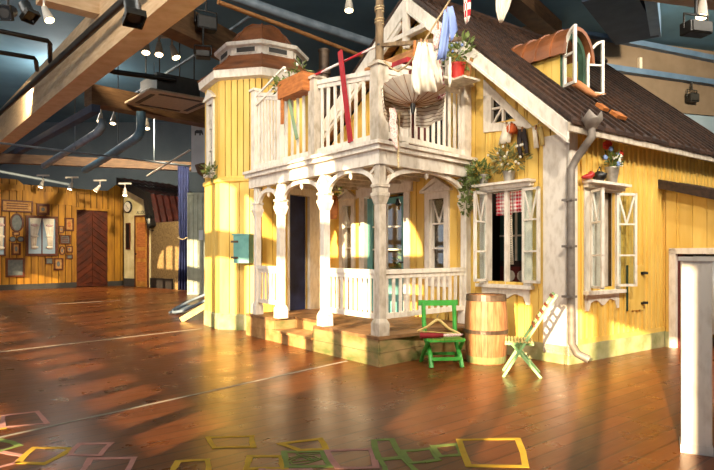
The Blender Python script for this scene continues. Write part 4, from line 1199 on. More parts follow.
# railings
def railing(a, b, zb, zt0, zt1, n, bw=.05, tilt=.0, mat='white', cap=.075):
    """zb = bottom rail height, zt0/zt1 = hand rail heights at the two ends"""
    a, b = Vector(a), Vector(b); d = b-a; L = d.length; ang = atan2(d.y,d.x); xf = place_xf(a.x,a.y,ang)
    m = MB(xf); m.bar((0,0,zb),(L,0,zb),.05,.07); r = m.build('railing', M[mat], ver)
    m = MB(xf); m.bar((0,0,zt0),(L,0,zt1),cap,.06); m.bar((0,0,zt0-.06),(L,0,zt1-.06),.035,.06); m.build('hand_rail', M[mat], r)
    for k in range(n):
        q = (k+.5)/n; x = L*q; zt = zt0+(zt1-zt0)*q-.03; s = ru(-tilt,tilt)
        m = MB(xf); m.bar((x+s,0,zb-.0),(x,0,zt),bw+ru(-.006,.006),.022,(0,1,0)); m.build('baluster', M[mat], r)
    return r
RB, RT_ = .63, 1.215
a,b = between(1,0); railing(a,b,RB,RT_,RT_,11)
a,b = between(3,2); railing(a,b,RB,RT_,RT_,6,tilt=.03)
a,b = between(0,4); railing(a,b,RB,RT_,RT_,13)
# balcony: taller and leaning upwards to the left
def upost(x, y, zt, w=.17):
    m = MB(); m.box(x-w/2,x+w/2,y-w/2,y+w/2,FLZ,zt); m.box(x-w/2-.03,x+w/2+.03,y-w/2-.03,y+w/2+.03,zt,zt+.04)
    m.build('balcony_post', M['white_worn' if w > .15 else 'white'], ver)
yb = YP+.08
bp = [(P0.x-.09, 3.9, .17), (fxp(317), 4.08, .17), (fxp(283), 4.15, .13), (fxp(257), 4.33, .13)]
for x, z, w in bp: upost(x, yb, z, w)
upost(BR[0]-.02, -.13, 4.02, .15); 
m_ = (BC[0]+(BR[0]-BC[0])*.22, BC[1]+(BR[1]-BC[1])*.22); upost(m_[0], m_[1], 3.95, .12)
for (xa,za,wa),(xb,zb,wb),n in ((bp[1],bp[0],8),(bp[2],bp[1],5),(bp[3],bp[2],7)):
    railing((xa+wa/2,yb),(xb-wb/2,yb), FLZ+.09, za-.06, zb-.06, n, .055, .02)
railing((BC[0]+.05,BC[1]+.08),(BR[0]-.02,BR[1]-.15), FLZ+.1, 3.82, 3.98, 13, .055, .0)
# two sagging rods between the last two balcony posts
mb = MB()
for dz in (0,.16): mb.bar((bp[3][0],yb-.03,4.05+dz),(bp[2][0]+.1,yb-.03,4.33+dz),.03,.03)
mb.build('rail_rod', M['white'], ver)

# mast on the corner post
mx, my = bp[0][0], yb
pm = FA.P(mx, my, 3.94)
mast = thing('wooden_mast', 'weathered wooden mast bound with rope standing on the balcony corner', 'pole', pm, FA.a)
MB().tube([(0,0,0),(.005,0,.7),(-.005,0,1.5),(.0,0,2.4)], [.056,.052,.048,.046], 10).build('pole', M['pole'], mast)
mb = MB()
for z0 in (.50,.66): mb.tube([(.06*cos(t*.7),.06*sin(t*.7),z0+.004*t) for t in range(24)], .008, 5)
mb.build('rope_binding', M['rope'], mast)
MB().bar((.05,0,.22),(1.2,.25,.02),.045,.045).build('cross_bar', M['pole'], mast)
# ================================================================ things on and around the house
def on_front(u, v, y): 
    x = FA.X(u,y); return FA.P(x, y, FA.Z(u,v,y))
# teal mailbox on the turret
f0 = N0; fn = Vector((cos(f0), sin(f0), 0))
c = T + fn*AP
TF = Frame(c.x, c.y, math.degrees(f0+pi/2))
x, z = TF.xz(243.5, 263, -.16)
mbx = thing('wall_cabinet', 'small teal wall box with dark hinges on the turret', 'box', TF.P(x,0,z), TF.a)
MB().box(-.15,.15,-.24,-.03,0,.52).build('body', M['teal'], mbx, bevel=.01)
MB().box(-.155,.155,-.265,-.24,.0,.52).build('door', M['teal'], mbx)
MB().box(-.18,.18,-.28,-.02,.52,.545).build('lid', M['teal'], mbx)
mb = MB()
for zz in (.1,.4): mb.box(-.2,-.06,-.28,-.262,zz-.02,zz+.02)
mb.build('hinge', M['hoop'], mbx)
# vine on the turret window sill
p = W(211.5, 178, 11.55)
vp = thing('potted_vine', 'small leafy plant on the sill of the turret window', 'plant', p)
MB().lathe([(.05,0),(.075,.1)], n=10).build('pot', M['pot_zinc'], vp)
MB().foliage((0,-.04,.12), .17, 90, .1, .05).build('leaves', M['leaf'], vp)
# flower box on the balcony rail
yq = YP-.13
x0, x1 = FA.X(277.5,yq), FA.X(302.6,yq); zt0, zt1 = FA.Z(277.5,84.6,yq), FA.Z(302.6,73.4,yq)
fb = thing('flower_box', 'orange wooden flower box hung on the balcony railing', 'planter', FA.P((x0+x1)/2,yq,(zt0+zt1)/2-.22), FA.a)
w2 = (x1-x0)/2; sl = (zt1-zt0)/(2*w2)*.35
mb = MB()
def sl_box(a0,a1,y0,y1,z0,z1):
    vs = [(x,y,z+sl*x) for z in (z0,z1) for x,y in ((a0,y0),(a1,y0),(a1,y1),(a0,y1))]
    mb.add(vs, [(0,3,2,1),(4,5,6,7),(0,1,5,4),(1,2,6,5),(2,3,7,6),(3,0,4,7)])
sl_box(-w2,w2,0,.025,0,.26); sl_box(-w2,w2,.22,.245,0,.26); sl_box(-w2,-w2+.025,.025,.22,0,.26); sl_box(w2-.025,w2,.025,.22,0,.26); sl_box(-w2,w2,0,.245,-.02,.0)
mb.build('box', M['orange_wood'], fb)
mb = MB(); sl_box(-w2+.03,w2-.03,.03,.215,.18,.2); mb.build('soil', M['dark'], fb)
mb = MB(); mb.foliage((-w2*.3,.1,.28), .15, 60, .09, .035, (2.2,.6,.7)); mb.foliage((-w2*1.02,.05,.22),.11,40,.09,.045); mb.foliage((w2*.35,.1,.34),.13,34,.13,.025,(1.3,.6,1)); mb.build('leaves', M['leaf'], fb)
mb = MB(); 
for dx_,dz_ in ((-.3,.48),(-.26,.42),(.1,.44)): mb.ball((dx_,.08,dz_),.03,7)
mb.build('blossom', M['flower_white'], fb)
MB().bar((-w2+.1,.03,-.02),(-w2+.1,.03,-.42),.06,.03,(0,1,0)).build('leg', M['orange_wood'], fb)
a = on_front(289,100,YP-.02); b = on_front(297,139,YP-.02)
mb = MB(); mb.bar((0,0,0), a-b, .07, .02, (FA.n[0],FA.n[1],0)); tag(mb.build('leaning_stick', paint('stick_green','9DB58F','7E9873',.6,5), loc=b), 'pale green board leaning on the balcony railing under the flower box', 'board')
yr = YP-.03
a = on_front(340,51,yr); b = on_front(350.5,142,yr)
mb = MB(); mb.bar((0,0,0), a-b, .085, .025, (FA.n[0],FA.n[1],0)); tag(mb.build('red_pole', M['red'], loc=b), 'long flat red pole leaning on the balcony railing', 'pole')
a = on_front(304,80,YP-.0); b = on_front(379,45,YP+.06)
rp = thing('striped_pole', 'thin red and white striped pole from the flower box to the mast', 'pole', a)
MB().tube([(0,0,0), b-a], .018, 8).build('pole', M['barber'], rp); MB().ball(b-a, .035, 8).build('knob', M['black'], rp)
# stovepipe beyond the balcony
p = W(324, 82, 12.9); p.z = 3.3; zt = W(324,50,12.9).z
sp = thing('stovepipe', 'brown stovepipe chimney rising behind the balcony railing', 'chimney', p)
MB().lathe([(.115,0),(.115,zt-3.3)], n=14).build('pipe', M['hoop'], sp)
MB().lathe([(.15,zt-3.3-.55),(.15,zt-3.3-.45)], n=14).build('collar', M['hoop'], sp); MB().lathe([(.13,zt-3.3-.04),(.13,zt-3.3)], n=14).build('rim', M['hoop'], sp)

# ---- hanging parasol, clothes line
ap = W(413, 104, 6.95)
par = thing('parasol', 'open cream parasol with wavy print hanging upside down at the balcony corner', 'parasol', ap)
ax = Vector((.05,.26,.96)).normalized()          # handle direction, away from the tip
e1 = ax.cross(Vector((0,1,0))).normalized(); e2 = ax.cross(e1)
NR = 16; Rp = .385; CD = .17
mb = MB(); vs = [Vector((0,0,0))]; rows = 5
for r in range(1, rows+1):
    q = r/rows
    for k in range(NR*2):
        a = 2*pi*k/(NR*2); rad = Rp*q*(1.0 if k%2==0 else .965)
        vs.append(ax*(CD*q**1.3 - (0 if k%2==0 else .012*q)) + (e1*cos(a)+e2*sin(a))*rad)
fs = [(0,1+k,1+(k+1)%(NR*2)) for k in range(NR*2)]
for r in range(rows-1):
    for k in range(NR*2):
        b0, b1 = 1+r*NR*2, 1+(r+1)*NR*2; fs.append((b0+k,b1+k,b1+(k+1)%(NR*2),b0+(k+1)%(NR*2)))
mb.add(vs, fs); can = mb.build('canopy', M['linen'], par); sm = can.modifiers.new('thick','SOLIDIFY'); sm.thickness = .006
mb = MB(); vs=[]
for k in range(NR*2+1):
    a = 2*pi*k/(NR*2); p = ax*CD + (e1*cos(a)+e2*sin(a))*Rp
    vs += [p, p+Vector((0,.0,-.27-.02*sin(a*8)))+ (e1*cos(a)+e2*sin(a))*-.03]
# the printed flounce hangs from the rim, open on the near side
fs=[]
for k in range(NR*2):
    p = vs[2*k]
    if p.y > -.02 and not (.05 < p.x < .14): fs.append((2*k,2*k+1,2*k+3,2*k+2))
mb.add(vs, fs, True); fl = mb.build('flounce', M['zigzag'], par); sm = fl.modifiers.new('thick','SOLIDIFY'); sm.thickness = .006
mb = MB()
for k in range(NR): 
    a = 2*pi*k/NR; mb.tube([ax*.0-ax*.01,]+[ax*(CD*q**1.3-.006)+(e1*cos(a)+e2*sin(a))*Rp*q for q in (.2,.4,.6,.8,1)], .004, 4)
mb.build('rib', M['wood'], par)
MB().tube([-ax*.13,-ax*.1,-ax*.04,ax*.02],[.012,.022,.032,.03],10).build('tip', M['black'], par)
MB().tube([ax*.02,ax*.85],.019,8).build('handle', M['orange_wood'], par)

cl_pts = [W(384,61,7.45), W(391,68,7.38), W(398,71.5,7.3), W(406,66,7.22), W(415,56,6.85), W(424,42,6.62), W(433,27,6.55), W(443,11,6.5), W(452,-3,6.4), W(470,-22,6.1), W(505,-50,5.6), W(540,-62,5.3)]
cl = tag(MB().tube([p-cl_pts[0] for p in cl_pts], .012, 6).build('clothes_line', M['rope'], loc=cl_pts[0]), 'rope clothes line rising from the mast to the upper right', 'clothes line')
cl2 = [cl_pts[-1], W(560,-60,5.2)+Vector((0,0,.2)), W(590,-14,8.9)+Vector((0,0,0))]
def garment(name, label, cat, u, v, Y, parts, rot=0.0, pegs=(0,)):
    """parts: (part name, material, rows in pixels relative to (u,v), folds...)"""
    p = W(u, v, Y); s = Y/FPX; r = thing(name, label, cat, p, rot)
    for pn, mat, rows, kw in parts:
        m = MB(); m.cloth([(-dv*s, a*s, b*s) for dv,a,b in rows], **kw); m.build(pn, mat, r)
    m = MB()
    for q in pegs: m.box(q*s-.008,q*s+.008,-.016,.016,-.05,.035)
    m.build('clothes_peg', M['wood'], r)
    return r
garment('tunic','long cream linen tunic on the clothes line above the parasol','garment',424,42,6.62,[
  ('body', M['linen'], [(0,-6,4),(8,-8,7),(20,-11,9),(35,-13,10),(50,-12,13)], dict(nx=14,amp=.035,freq=2.5)),
  ('sleeve', M['linen'], [(2,3,8),(15,6,13),(30,10,17),(42,11,18)], dict(nx=6,amp=.03,freq=1.5,y=-.03)),
  ('sleeve', M['linen'], [(20,-12,-8),(40,-12,-4),(46,-11,-4),(54,-8,-3)], dict(nx=5,amp=.02,freq=1.2,y=-.05))], pegs=(-3,3))
garment('striped_cloth','pink striped cloth hanging below the cream tunic','garment',435,50,6.98,[
  ('cloth', M['stripe_pink'], [(0,-3,2),(15,-2,6),(30,0,9),(44,0,10),(49,2,7)], dict(nx=8,amp=.03,freq=1.5))], pegs=())
garment('knitted_sock','pink and white knitted sock pegged between tunic and blue shirt','sock',437,25,6.55,[
  ('sock', M['speckle_pink'], [(0,-1,4),(8,-3,5),(16,-4,3),(24,-3,1)], dict(nx=4,amp=.02,freq=1))], pegs=(1,))
garment('blue_shirt','light blue shirt pegged high on the clothes line','shirt',447,8,6.48,[
  ('body', M['shirt_blue'], [(0,-3,3),(10,-4,5),(25,-6,3),(40,-8,1),(51,-10,-1)], dict(nx=8,amp=.04,freq=1.3)),
  ('sleeve', M['shirt_blue'], [(0,0,5),(12,1,8),(24,2,10),(29,3,7),(34,3,5)], dict(nx=5,amp=.03,freq=.8,y=-.04))], pegs=(0,))
garment('white_ribbon','narrow white cloth strip hanging under the blue shirt','ribbon',450,57,6.6,[
  ('ribbon', M['linen'], [(0,-1,1),(12,-2,1.5),(24,-1.5,1.5),(30,-1,.5)], dict(nx=3,amp=.02,freq=1))], pegs=())
garment('harlequin_stocking','red and white harlequin stocking hanging at the top edge','stocking',467,-24,6.15,[
  ('stocking', M['harlequin'], [(0,-3.5,3.5),(20,-3.2,3.2),(36,-3,3.2),(42,-2.4,2.6),(47,-1,1)], dict(nx=6,amp=.03,freq=.8,th=.03))], pegs=(0,))
garment('lace_cloth','white ragged lace cloth hanging at the top edge right of the stocking','cloth',504,-49,5.62,[
  ('cloth', M['linen'], [(0,-10,12),(30,-9,9),(48,-8,8),(58,-8,5),(66,-6,1),(71,-4,-1)], dict(nx=12,amp=.03,freq=3))], pegs=(-6,6))
# knotted streamer below the parasol and a hanging rope
garment('pink_streamer','shaggy pale pink streamer hanging below the parasol','streamer',393,108,7.1,[
  ('streamer', M['speckle_pink'], [(0,-4,2),(8,-3,4),(15,-4,3),(22,-2,4),(30,-2,4),(38,2,5),(42,3,4.5)], dict(nx=5,amp=.035,freq=1.5,th=.03))], pegs=())
pts = [W(399,112,7.2), W(398.5,130,7.2), W(398,148,7.2), W(398.5,168,7.2)]
tag(MB().tube([p-pts[0] for p in pts], [.02,.012,.018,.012], 6).build('hanging_rope', M['rope'], loc=pts[0]), 'short knotted rope hanging at the balcony corner beside the streamer', 'rope')
# things kept in the upturned parasol and on the balcony
p = ap + ax*.2 + Vector((-.06,.03,.04))
ty_ = thing('teal_toy', 'small pale teal toy boat lying in the upturned parasol', 'toy', p)
m = MB(); m.prism([(-.16,.02),(-.1,-.05),(.12,-.05),(.18,.03)], -.04,.04); m.build('hull', paint('toy_teal','A5D8CC','86BFB2',.6,5), ty_)
MB().box(-.03,.05,-.03,.03,.02,.1).build('cabin', paint('toy_teal_dark','8FC7BA','6FA79A',.6,5), ty_)
p = ap + ax*.2 + Vector((-.27,.06,.0))
tag(MB().ball((0,0,.04),.07,9,(1.1,.8,.8)).build('pink_bundle', M['stripe_pink'], loc=p), 'small pink cloth bundle at the left rim of the parasol', 'bundle')
p = on_front(457,82,-.55)
rpot = thing('red_flower_pot', 'red flower pot with leafy blue flowers on the balcony beside the gable', 'plant', p, FA.a)
m = MB(); 
m.lathe([(.09,0),(.12,.24),(.13,.26),(.11,.26)], n=14); m.build('pot', M['pot_red'], rpot)
m = MB(); m.foliage((.0,0,.42),.26,170,.1,.045,(1.2,.7,1)); m.build('leaves', M['leaf'], rpot)
m = MB()
for _ in range(12): m.ball((ru(-.26,.3),ru(-.2,.0),ru(.3,.58)),.022,6)
m.build('blossom', M['flower_blue'], rpot)
q = MB(); x = -.02; q.box(-.28,.3,-.18,.16,-.03,0); tag(q.build('plant_shelf', M['white_worn'], loc=p, rot=FA.a), 'worn white shelf board on the balcony rail under the red pot', 'shelf')
p2 = on_front(466,82,-.45); m = MB(); m.bar((0,0,0),(.13,0,.32),.07,.03,(0,1,0)); tag(m.build('wood_piece', M['wood'], loc=p2, rot=FA.a), 'short slanted piece of bare wood beside the red flower pot', 'wood')
p = on_front(437,83,-.75)
jg = thing('grey_jug', 'grey enamel jug on the balcony between striped cloth and red pot', 'jug', p, FA.a)
MB().lathe([(.09,0),(.12,.1),(.1,.2),(.07,.28),(.085,.32)], n=14).build('jug_body', M['pot_zinc'], jg)
MB().tube([(.1,0,.22),(.19,0,.2),(.18,0,.1),(.11,0,.07)],.014,6).build('handle', M['pot_zinc'], jg)
tag(MB().box(-.28,.32,-.22,.2,-.03,0).build('jug_stand', M['white_worn'], loc=p, rot=FA.a), 'worn white shelf board under the grey jug', 'shelf')
for o_, lab in ((p,'jug'),):
    pass
p = on_front(404,77,-.9)
rb = thing('red_chest', 'dark red wooden chest behind the parasol on the balcony', 'chest', Vector((p.x,p.y,FLZ+.015)), FA.a)
MB().box(-.3,.3,-.2,.2,0,1.35).build('chest_body', M['dark_red'], rb, bevel=.01); MB().box(-.33,.33,-.23,.23,1.35,1.42).build('lid', M['red'], rb)
p = on_front(397,62,-1.0); m = MB(); m.bar((-.75,0,0),(.5,0,.0),.1,.16); 
bm_ = m.build('balcony_plank', M['wood'], loc=p, rot=FA.a); tag(bm_, 'brown wooden crossbar plank behind the mast on the balcony', 'plank')

# ---- washing under the attic window
def wall_garment(name,label,cat,u,v,parts,mat_peg=True):
    x,z = FA.xz(u,v,-.14); Y = FA.P(x,-.14).y; s = Y/FPX/.72
    r = thing(name,label,cat,FA.P(x,-.14,z),FA.a)
    for pn,mat,rows,kw in parts:
        m = MB(); m.cloth([(-dv*Y/FPX,a*s,b*s) for dv,a,b in rows], **kw); m.build(pn,mat,r)
    m = MB(); m.box(-.008,.008,-.016,.016,-.04,.03); m.build('clothes_peg', M['wood'], r)
a,b,c_ = FA.P(FA.X(500,-.14),-.14,FA.Z(500,122,-.14)), FA.P(FA.X(528,-.14),-.14,FA.Z(528,129,-.14)), FA.P(FA.X(547,-.3),-.3,FA.Z(547,119,-.3))
tag(MB().tube([(0,0,0), b-a, c_-a], .006, 5).build('washing_line', M['rope'], loc=a), 'thin washing line under the triangular attic window', 'clothes line')
wall_garment('white_shirt','small white shirt hanging left under the attic window','shirt',506.5,124,[('body',M['linen'],[(0,-2,3),(6,-4,5),(12,-6,4),(19,-8,3)],dict(nx=8,amp=.03,freq=2))])
wall_garment('orange_cap','orange cap hanging between the white shirt and the dark trousers','cap',511.5,124,[('cap',plain('cap_orange','D8632A',.8),[(0,-2,2),(3,-4,3.5),(7,-4,4),(10,-2,2)],dict(nx=6,amp=.06,freq=1,th=.05))])
wall_garment('dark_trousers','dark trousers hanging in the middle of the washing line','trousers',522.5,129,[('leg',plain('trouser_dark','3E3634',.9),[(0,-3,0),(8,-4.5,-.5),(18,-4.5,-1.5),(29,-3,-.5)],dict(nx=4,amp=.02,freq=1,th=.025)),('leg',plain('trouser_dark2','3E3634',.9),[(0,0,2.5),(8,-.5,3.5),(16,1,4.5),(25,1.5,4.5)],dict(nx=4,amp=.02,freq=1,th=.025))])
wall_garment('white_bloomers','white bloomers hanging at the right end of the washing line','underwear',536,127,[('leg',M['linen'],[(0,-3,.5),(10,-2.5,1),(21,-2,2)],dict(nx=5,amp=.02,freq=1)),('leg',M['slat_yellow'],[(0,.5,4),(8,1,5),(19,2.5,5.5)],dict(nx=5,amp=.02,freq=1,y=.03))])

# ---- plants on the cornice of the open window
ycn = -.1
def on_cornice(u): 
    x = FA.X(u,ycn); return FA.P(x,ycn,owz1+.12)
p = on_cornice(484)
v1 = thing('trailing_plant', 'trailing leafy plant in a glass pot on the left end of the window cornice', 'plant', p, FA.a)
MB().lathe([(.055,0),(.075,.13),(.08,.15),(.07,.15)], n=12).build('pot', M['pot_zinc'], v1)
m = MB(); m.foliage((-.06,-.05,.2),.2,150,.09,.04,(1.2,.7,.8)); m.foliage((-.24,-.08,-.02),.15,110,.09,.04,(.9,.6,1.5)); m.foliage((-.28,-.08,-.28),.1,60,.08,.035,(.8,.6,1.6)); m.build('leaves', M['leaf'], v1)
m = MB(); m.tube([(0,0,.13),(-.12,-.05,.24),(-.24,-.08,.05),(-.28,-.08,-.35)],.008,5); m.build('stem', M['leaf'], v1)
p = on_cornice(509)
v2 = thing('bushy_plant', 'bushy pale flowering plant in a zinc pot in the middle of the window cornice', 'plant', p, FA.a)
MB().lathe([(.07,0),(.085,.12),(.095,.15),(.08,.15)], n=12).build('pot', M['pot_zinc'], v2)
m = MB(); m.foliage((0,0,.32),.25,230,.1,.035,(1.25,.7,.8)); m.build('leaves', M['leaf_pale'], v2)
m = MB()
for _ in range(22): m.ball((ru(-.28,.28),ru(-.16,.05),ru(.2,.52)),.02,6)
m.build('blossom', M['flower_white'], v2)
# curtains and a cabinet inside the open window
xm = (owx0+owx1)/2
g1_ = thing('gingham_valance','red gingham half curtain in the left half of the open window','curtain',FA.P((owx0+xm)/2,.1,owz1),FA.a)
hw=(xm-owx0)/2
m = MB(); m.cloth([(0,-hw*.75,hw),(-.2,-hw*.75,hw),(-.34,-hw*.8,hw)],16,.03,4,.008); m.build('curtain_cloth', M['gingham'], g1_)
g2_ = thing('gingham_valance','red gingham half curtain in the right half of the open window','curtain',FA.P((owx1+xm)/2,.1,owz1),FA.a)
m = MB(); m.cloth([(0,-hw*.9,hw),(-.2,-hw*.9,hw),(-.31,-hw*.95,hw)],16,.03,4,.008); m.build('curtain_cloth', M['gingham'], g2_)
for g in (g1_,g2_): MB().tube([(-hw,0,0),(hw,0,0)],.01,6).build('curtain_rod', M['white'], g)
m = MB(); m.cloth([(0,-.05,.05),(-.5,-.06,.06),(-.82,-.07,.07)],10,.03,2,.006); tag(m.build('lace_curtain', M['lace'], loc=FA.P(xm-.1,.17,owz1-.25), rot=FA.a),'white lace curtain strip behind the gingham in the open window','curtain')
kc = thing('cabinet','dark glazed kitchen cabinet seen through the open window','cabinet',FA.P(fx(521,1.1)-.08,1.1,.34),FA.a)
MB().box(-.36,.36,0,.4,0,1.9).build('body', plain('cabinet_dark','2A1A14',.5), kc)
d_ = MB().box(-.34,.34,-.02,0,1.0,1.85).build('door', plain('cabinet_green','24403C',.5), kc)
m = MB(); m.box(-.02,.02,-.03,-.015,1.0,1.85); m.box(-.34,.34,-.03,-.015,1.4,1.43); m.build('muntin', M['white_worn'], d_)
d_ = MB().box(-.34,.34,-.02,0,.1,.9).build('drawer', M['dark_red'], kc)
m = MB(); m.lathe([(.07,0),(.09,.01)],0,0,12,xf=lambda x,y,z:(x-.1,-.03-z,y+.75)); m.lathe([(.07,0),(.09,.01)],0,0,12,xf=lambda x,y,z:(x+.12,-.03-z,y+.75)); m.build('ornament', M['white_worn'], d_)
ch = thing('hall_plant','leafy green plant in the dark hall behind the teal door','plant',FA.P(fx(402,.6)+.05,.7,.34),FA.a)
MB().lathe([(.1,0),(.15,.3)], n=12).build('pot', M['white'], ch); m = MB(); m.foliage((0,0,.85),.28,140,.2,.08,(.8,.8,1.6)); m.build('leaves', M['leaf'], ch)
m = MB(); m.tube([(0,0,.2),(0,0,.9)],.015,5); m.build('stem', M['leaf'], ch)

# hanging basket under the balcony
p = on_front(333.5,219,YP+.35)
hb = thing('hanging_lantern','amber glass lantern with green leaves hanging under the balcony','lantern',p,FA.a)
MB().lathe([(.05,0),(.075,.08),(.075,.3),(.05,.36)], n=10).build('lantern_glass', M['orange_wood'], hb)
MB().foliage((0,0,.42),.08,30,.08,.04).build('leaves', M['leaf'], hb)
MB().tube([(0,0,.36),(0,0,ZB0+.1-p.z)],.008,5).build('hanging_cord', M['rope'], hb)

# ---- side window cornice
def on_sc(u, y=-.12):
    x = SI.X(u,y); return SI.P(x,y,soz1+.12)
p = on_sc(612)
fp = thing('flower_pot','zinc pot of red, blue and white flowers on the side window cornice','plant',p,SI.a)
MB().lathe([(.065,0),(.095,.2),(.105,.22),(.09,.22)], n=14).build('pot', M['pot_zinc'], fp)
m = MB(); m.foliage((0,0,.32),.14,70,.08,.035); m.build('leaves', M['leaf'], fp)
def stems(mb_, pts):
    for q in pts: mb_.tube([(0,0,.2),(q[0]*.5,q[1]*.5,(q[2]+.2)/2+.03),q],.006,4)
reds=[(-.2,-.03,.5),(-.13,-.02,.53),(.17,-.02,.42)]; blues=[(-.12,-.05,.46),(-.24,-.04,.33),(.02,-.08,.26),(.06,-.05,.4)]; whites=[(.1,-.05,.32),(.17,-.04,.27),(.04,-.06,.36),(-.02,-.05,.34),(.14,-.05,.38)]
m = MB(); stems(m, reds+blues+whites); m.build('stem', M['leaf'], fp)
for nm,pts,mt,r in (('red_blossom',reds,'flower_red',.055),('blue_blossom',blues,'flower_blue',.035),('white_blossom',whites,'flower_white',.03)):
    m = MB()
    for q in pts:
        for k in range(5): m.ball((q[0]+r*.7*cos(k*1.26),q[1],q[2]+r*.5*sin(k*1.26)),r*.62,7)
    m.build(nm, M[mt], fp)
p = on_sc(599.5)
kt = thing('black_kettle','black round kettle lying on the side window cornice','kettle',p,SI.a)
MB().lathe([(.05,0),(.09,.05),(.085,.11),(.03,.14),(.0,.145)], n=16).build('kettle_body', M['black'], kt)
MB().tube([(-.08,0,.1),(0,0,.2),(.08,0,.1)],.009,6).build('handle', M['black'], kt)
MB().tube([(.08,0,.06),(.14,-.02,.12)],[.02,.012],6).build('spout', M['black'], kt)
p = on_sc(589)
m = MB(); m.tube([(-.16,0,.025),(-.08,0,.035),(0,-.01,.05),(.06,0,.09),(.1,.01,.11)],[.015,.035,.04,.045,.02],8)
tag(m.build('red_shoe', M['pot_red'], loc=p, rot=SI.a),'dark red shoe beside the black kettle on the side cornice','shoe')

# wooden blocks by the rain hopper, mannequin arm from the dormer
def roof_pt(u,v):
    k=(u-357)/FPX; t=(VHOR-v)/FPX
    # point on the right slope: z = RZ-SR*(x-RX)+.1 with x measured along the facade
    # facade x of (k*Y, Y): (k*Y-CX)*.6+(Y-CY)*(-.8)
    A_=.6*k-.8; B_=-.6*CX+.8*CY
    # HCAM + t*Y = RZ+.1 - SR*(A_*Y+B_-RX)
    Y=(RZ+.1-SR*(B_-RX)-HCAM)/(t+SR*A_)
    return Vector((k*Y,Y,HCAM+t*Y))
rs = atan2(SR,1)
for (u,v,lab) in ((601,109,'left orange wood block on the roof beside the rain hopper'),(617,117,'right orange wood block nearest the eave on the roof')):
    p = roof_pt(u,v); m = MB()
    # lie on the slope
    d1 = Vector((FA.d[0],FA.d[1],-SR)).normalized(); d2 = Vector((FA.n[0],FA.n[1],0))
    nrm_ = d2.cross(d1); nrm_ = nrm_ if nrm_.z > 0 else -nrm_; hl = .07 if u < 610 else .12
    m.bar(-d2*hl+nrm_*.03, d2*hl+nrm_*.03, .15, .05, up=nrm_)
    tag(m.build('wood_block', M['orange_wood'], loc=p), lab, 'wood block')
sh = SI.P(1.6,.72,4.2); el = roof_pt(579,84)+Vector((0,0,.1)); wr = roof_pt(595,97)+Vector((0,0,.06))
wr = roof_pt(591,97); wr = W(594,95.5,wr.y-.12); sh = W(561,80,wr.y+.42); el = W(578,84.5,wr.y+.2); 
arm = bpy.data.meshes.new('mannequin_arm'); 
hd = Vector((.95,-.1,.12)).normalized(); up = Vector((0,0,1)); sd = Vector((-.1,-.95,-.25)).normalized()
vv=[sh, sh.lerp(el,.5), el, el.lerp(wr,.5), wr, wr+hd*.055]; rr_=[.08,.075,.066,.06,.04,.046]
ed=[(i,i+1) for i in range(5)]
palm=len(vv)-1
for j,(o_,l) in enumerate(((-.03,.075),(-.01,.09),(.01,.085),(.03,.065))):
    b0=len(vv); base=vv[palm]+hd*.035+sd*o_
    vv+= [base, base+hd*l*.5+up*.006, base+hd*l+up*-.004]; rr_+=[.011,.009,.007]; ed+=[(palm,b0),(b0,b0+1),(b0+1,b0+2)]
b0=len(vv); base=wr+hd*.03+sd*.032; vv+=[base, base+hd*.03+sd*.02, base+hd*.055+sd*.022]; rr_+=[.012,.01,.008]; ed+=[(4,b0),(b0,b0+1),(b0+1,b0+2)]
arm.from_pydata([tuple(v-sh) for v in vv], ed, [])
ao = bpy.data.objects.new('mannequin_arm', arm); col.objects.link(ao); ao.location = sh
ao.modifiers.new('skin','SKIN'); ss = ao.modifiers.new('sub','SUBSURF'); ss.levels=2; ss.render_levels=2
for i,r in enumerate(rr_): arm.skin_vertices[0].data[i].radius=(r,r)
arm.skin_vertices[0].data[0].use_root=True
arm.materials.append(M['skin']); tag(ao,'bare mannequin arm reaching out of the dormer window over the roof','arm')

# ---- barrel
Bp = Vector((( 486-357)/FPX*7.93, 7.93, 0))
ba = thing('barrel','wooden barrel with dark rim standing below the open window','barrel',Bp)
Hb=.93; prof=[(.245,0),(.265,.12),(.282,.3),(.288,.46),(.282,.62),(.266,.8),(.252,.9)]
m = MB(); ns=22
for k in range(ns):
    a0,a1 = 2*pi*k/ns+.006, 2*pi*(k+1)/ns-.006; vs=[]
    for r,z in prof:
        for a in (a0,a1): vs.append((r*cos(a),r*sin(a),z))
        for a in (a1,a0): vs.append(((r-.025)*cos(a),(r-.025)*sin(a),z))
    fs=[]
    for i in range(len(prof)-1):
        b=i*4
        for j in range(4): fs.append((b+j,b+(j+1)%4,b+4+(j+1)%4,b+4+j))
    fs+=[(0,3,2,1),(len(prof)*4-4,len(prof)*4-3,len(prof)*4-2,len(prof)*4-1)]
    m.add(vs,fs)
m.build('stave', M['barrel'], ba)
m = MB(); m.lathe([(.235,.845),(.235,.85)],n=24); m.lathe([(.23,.02),(.23,.03)],n=24); m.build('barrel_head', M['hoop'], ba)
def hoop(z0,z1,r0,r1,mt):
    m = MB(); n=28; vs=[]
    for r,z in ((r0,z0),(r1,z1),(r1-.012,z1),(r0-.012,z0)):
        for k in range(n): vs.append((r*cos(2*pi*k/n),r*sin(2*pi*k/n),z))
    fs=[(j*n+k,j*n+(k+1)%n,((j+1)%4)*n+(k+1)%n,((j+1)%4)*n+k) for j in range(4) for k in range(n)]
    m.add(vs,fs,False); m.build('hoop', M[mt], ba)
hoop(.83,.91,.27,.26,'hoop'); hoop(.4,.45,.293,.295,'hoop'); hoop(.01,.1,.254,.268,'hoop_green')

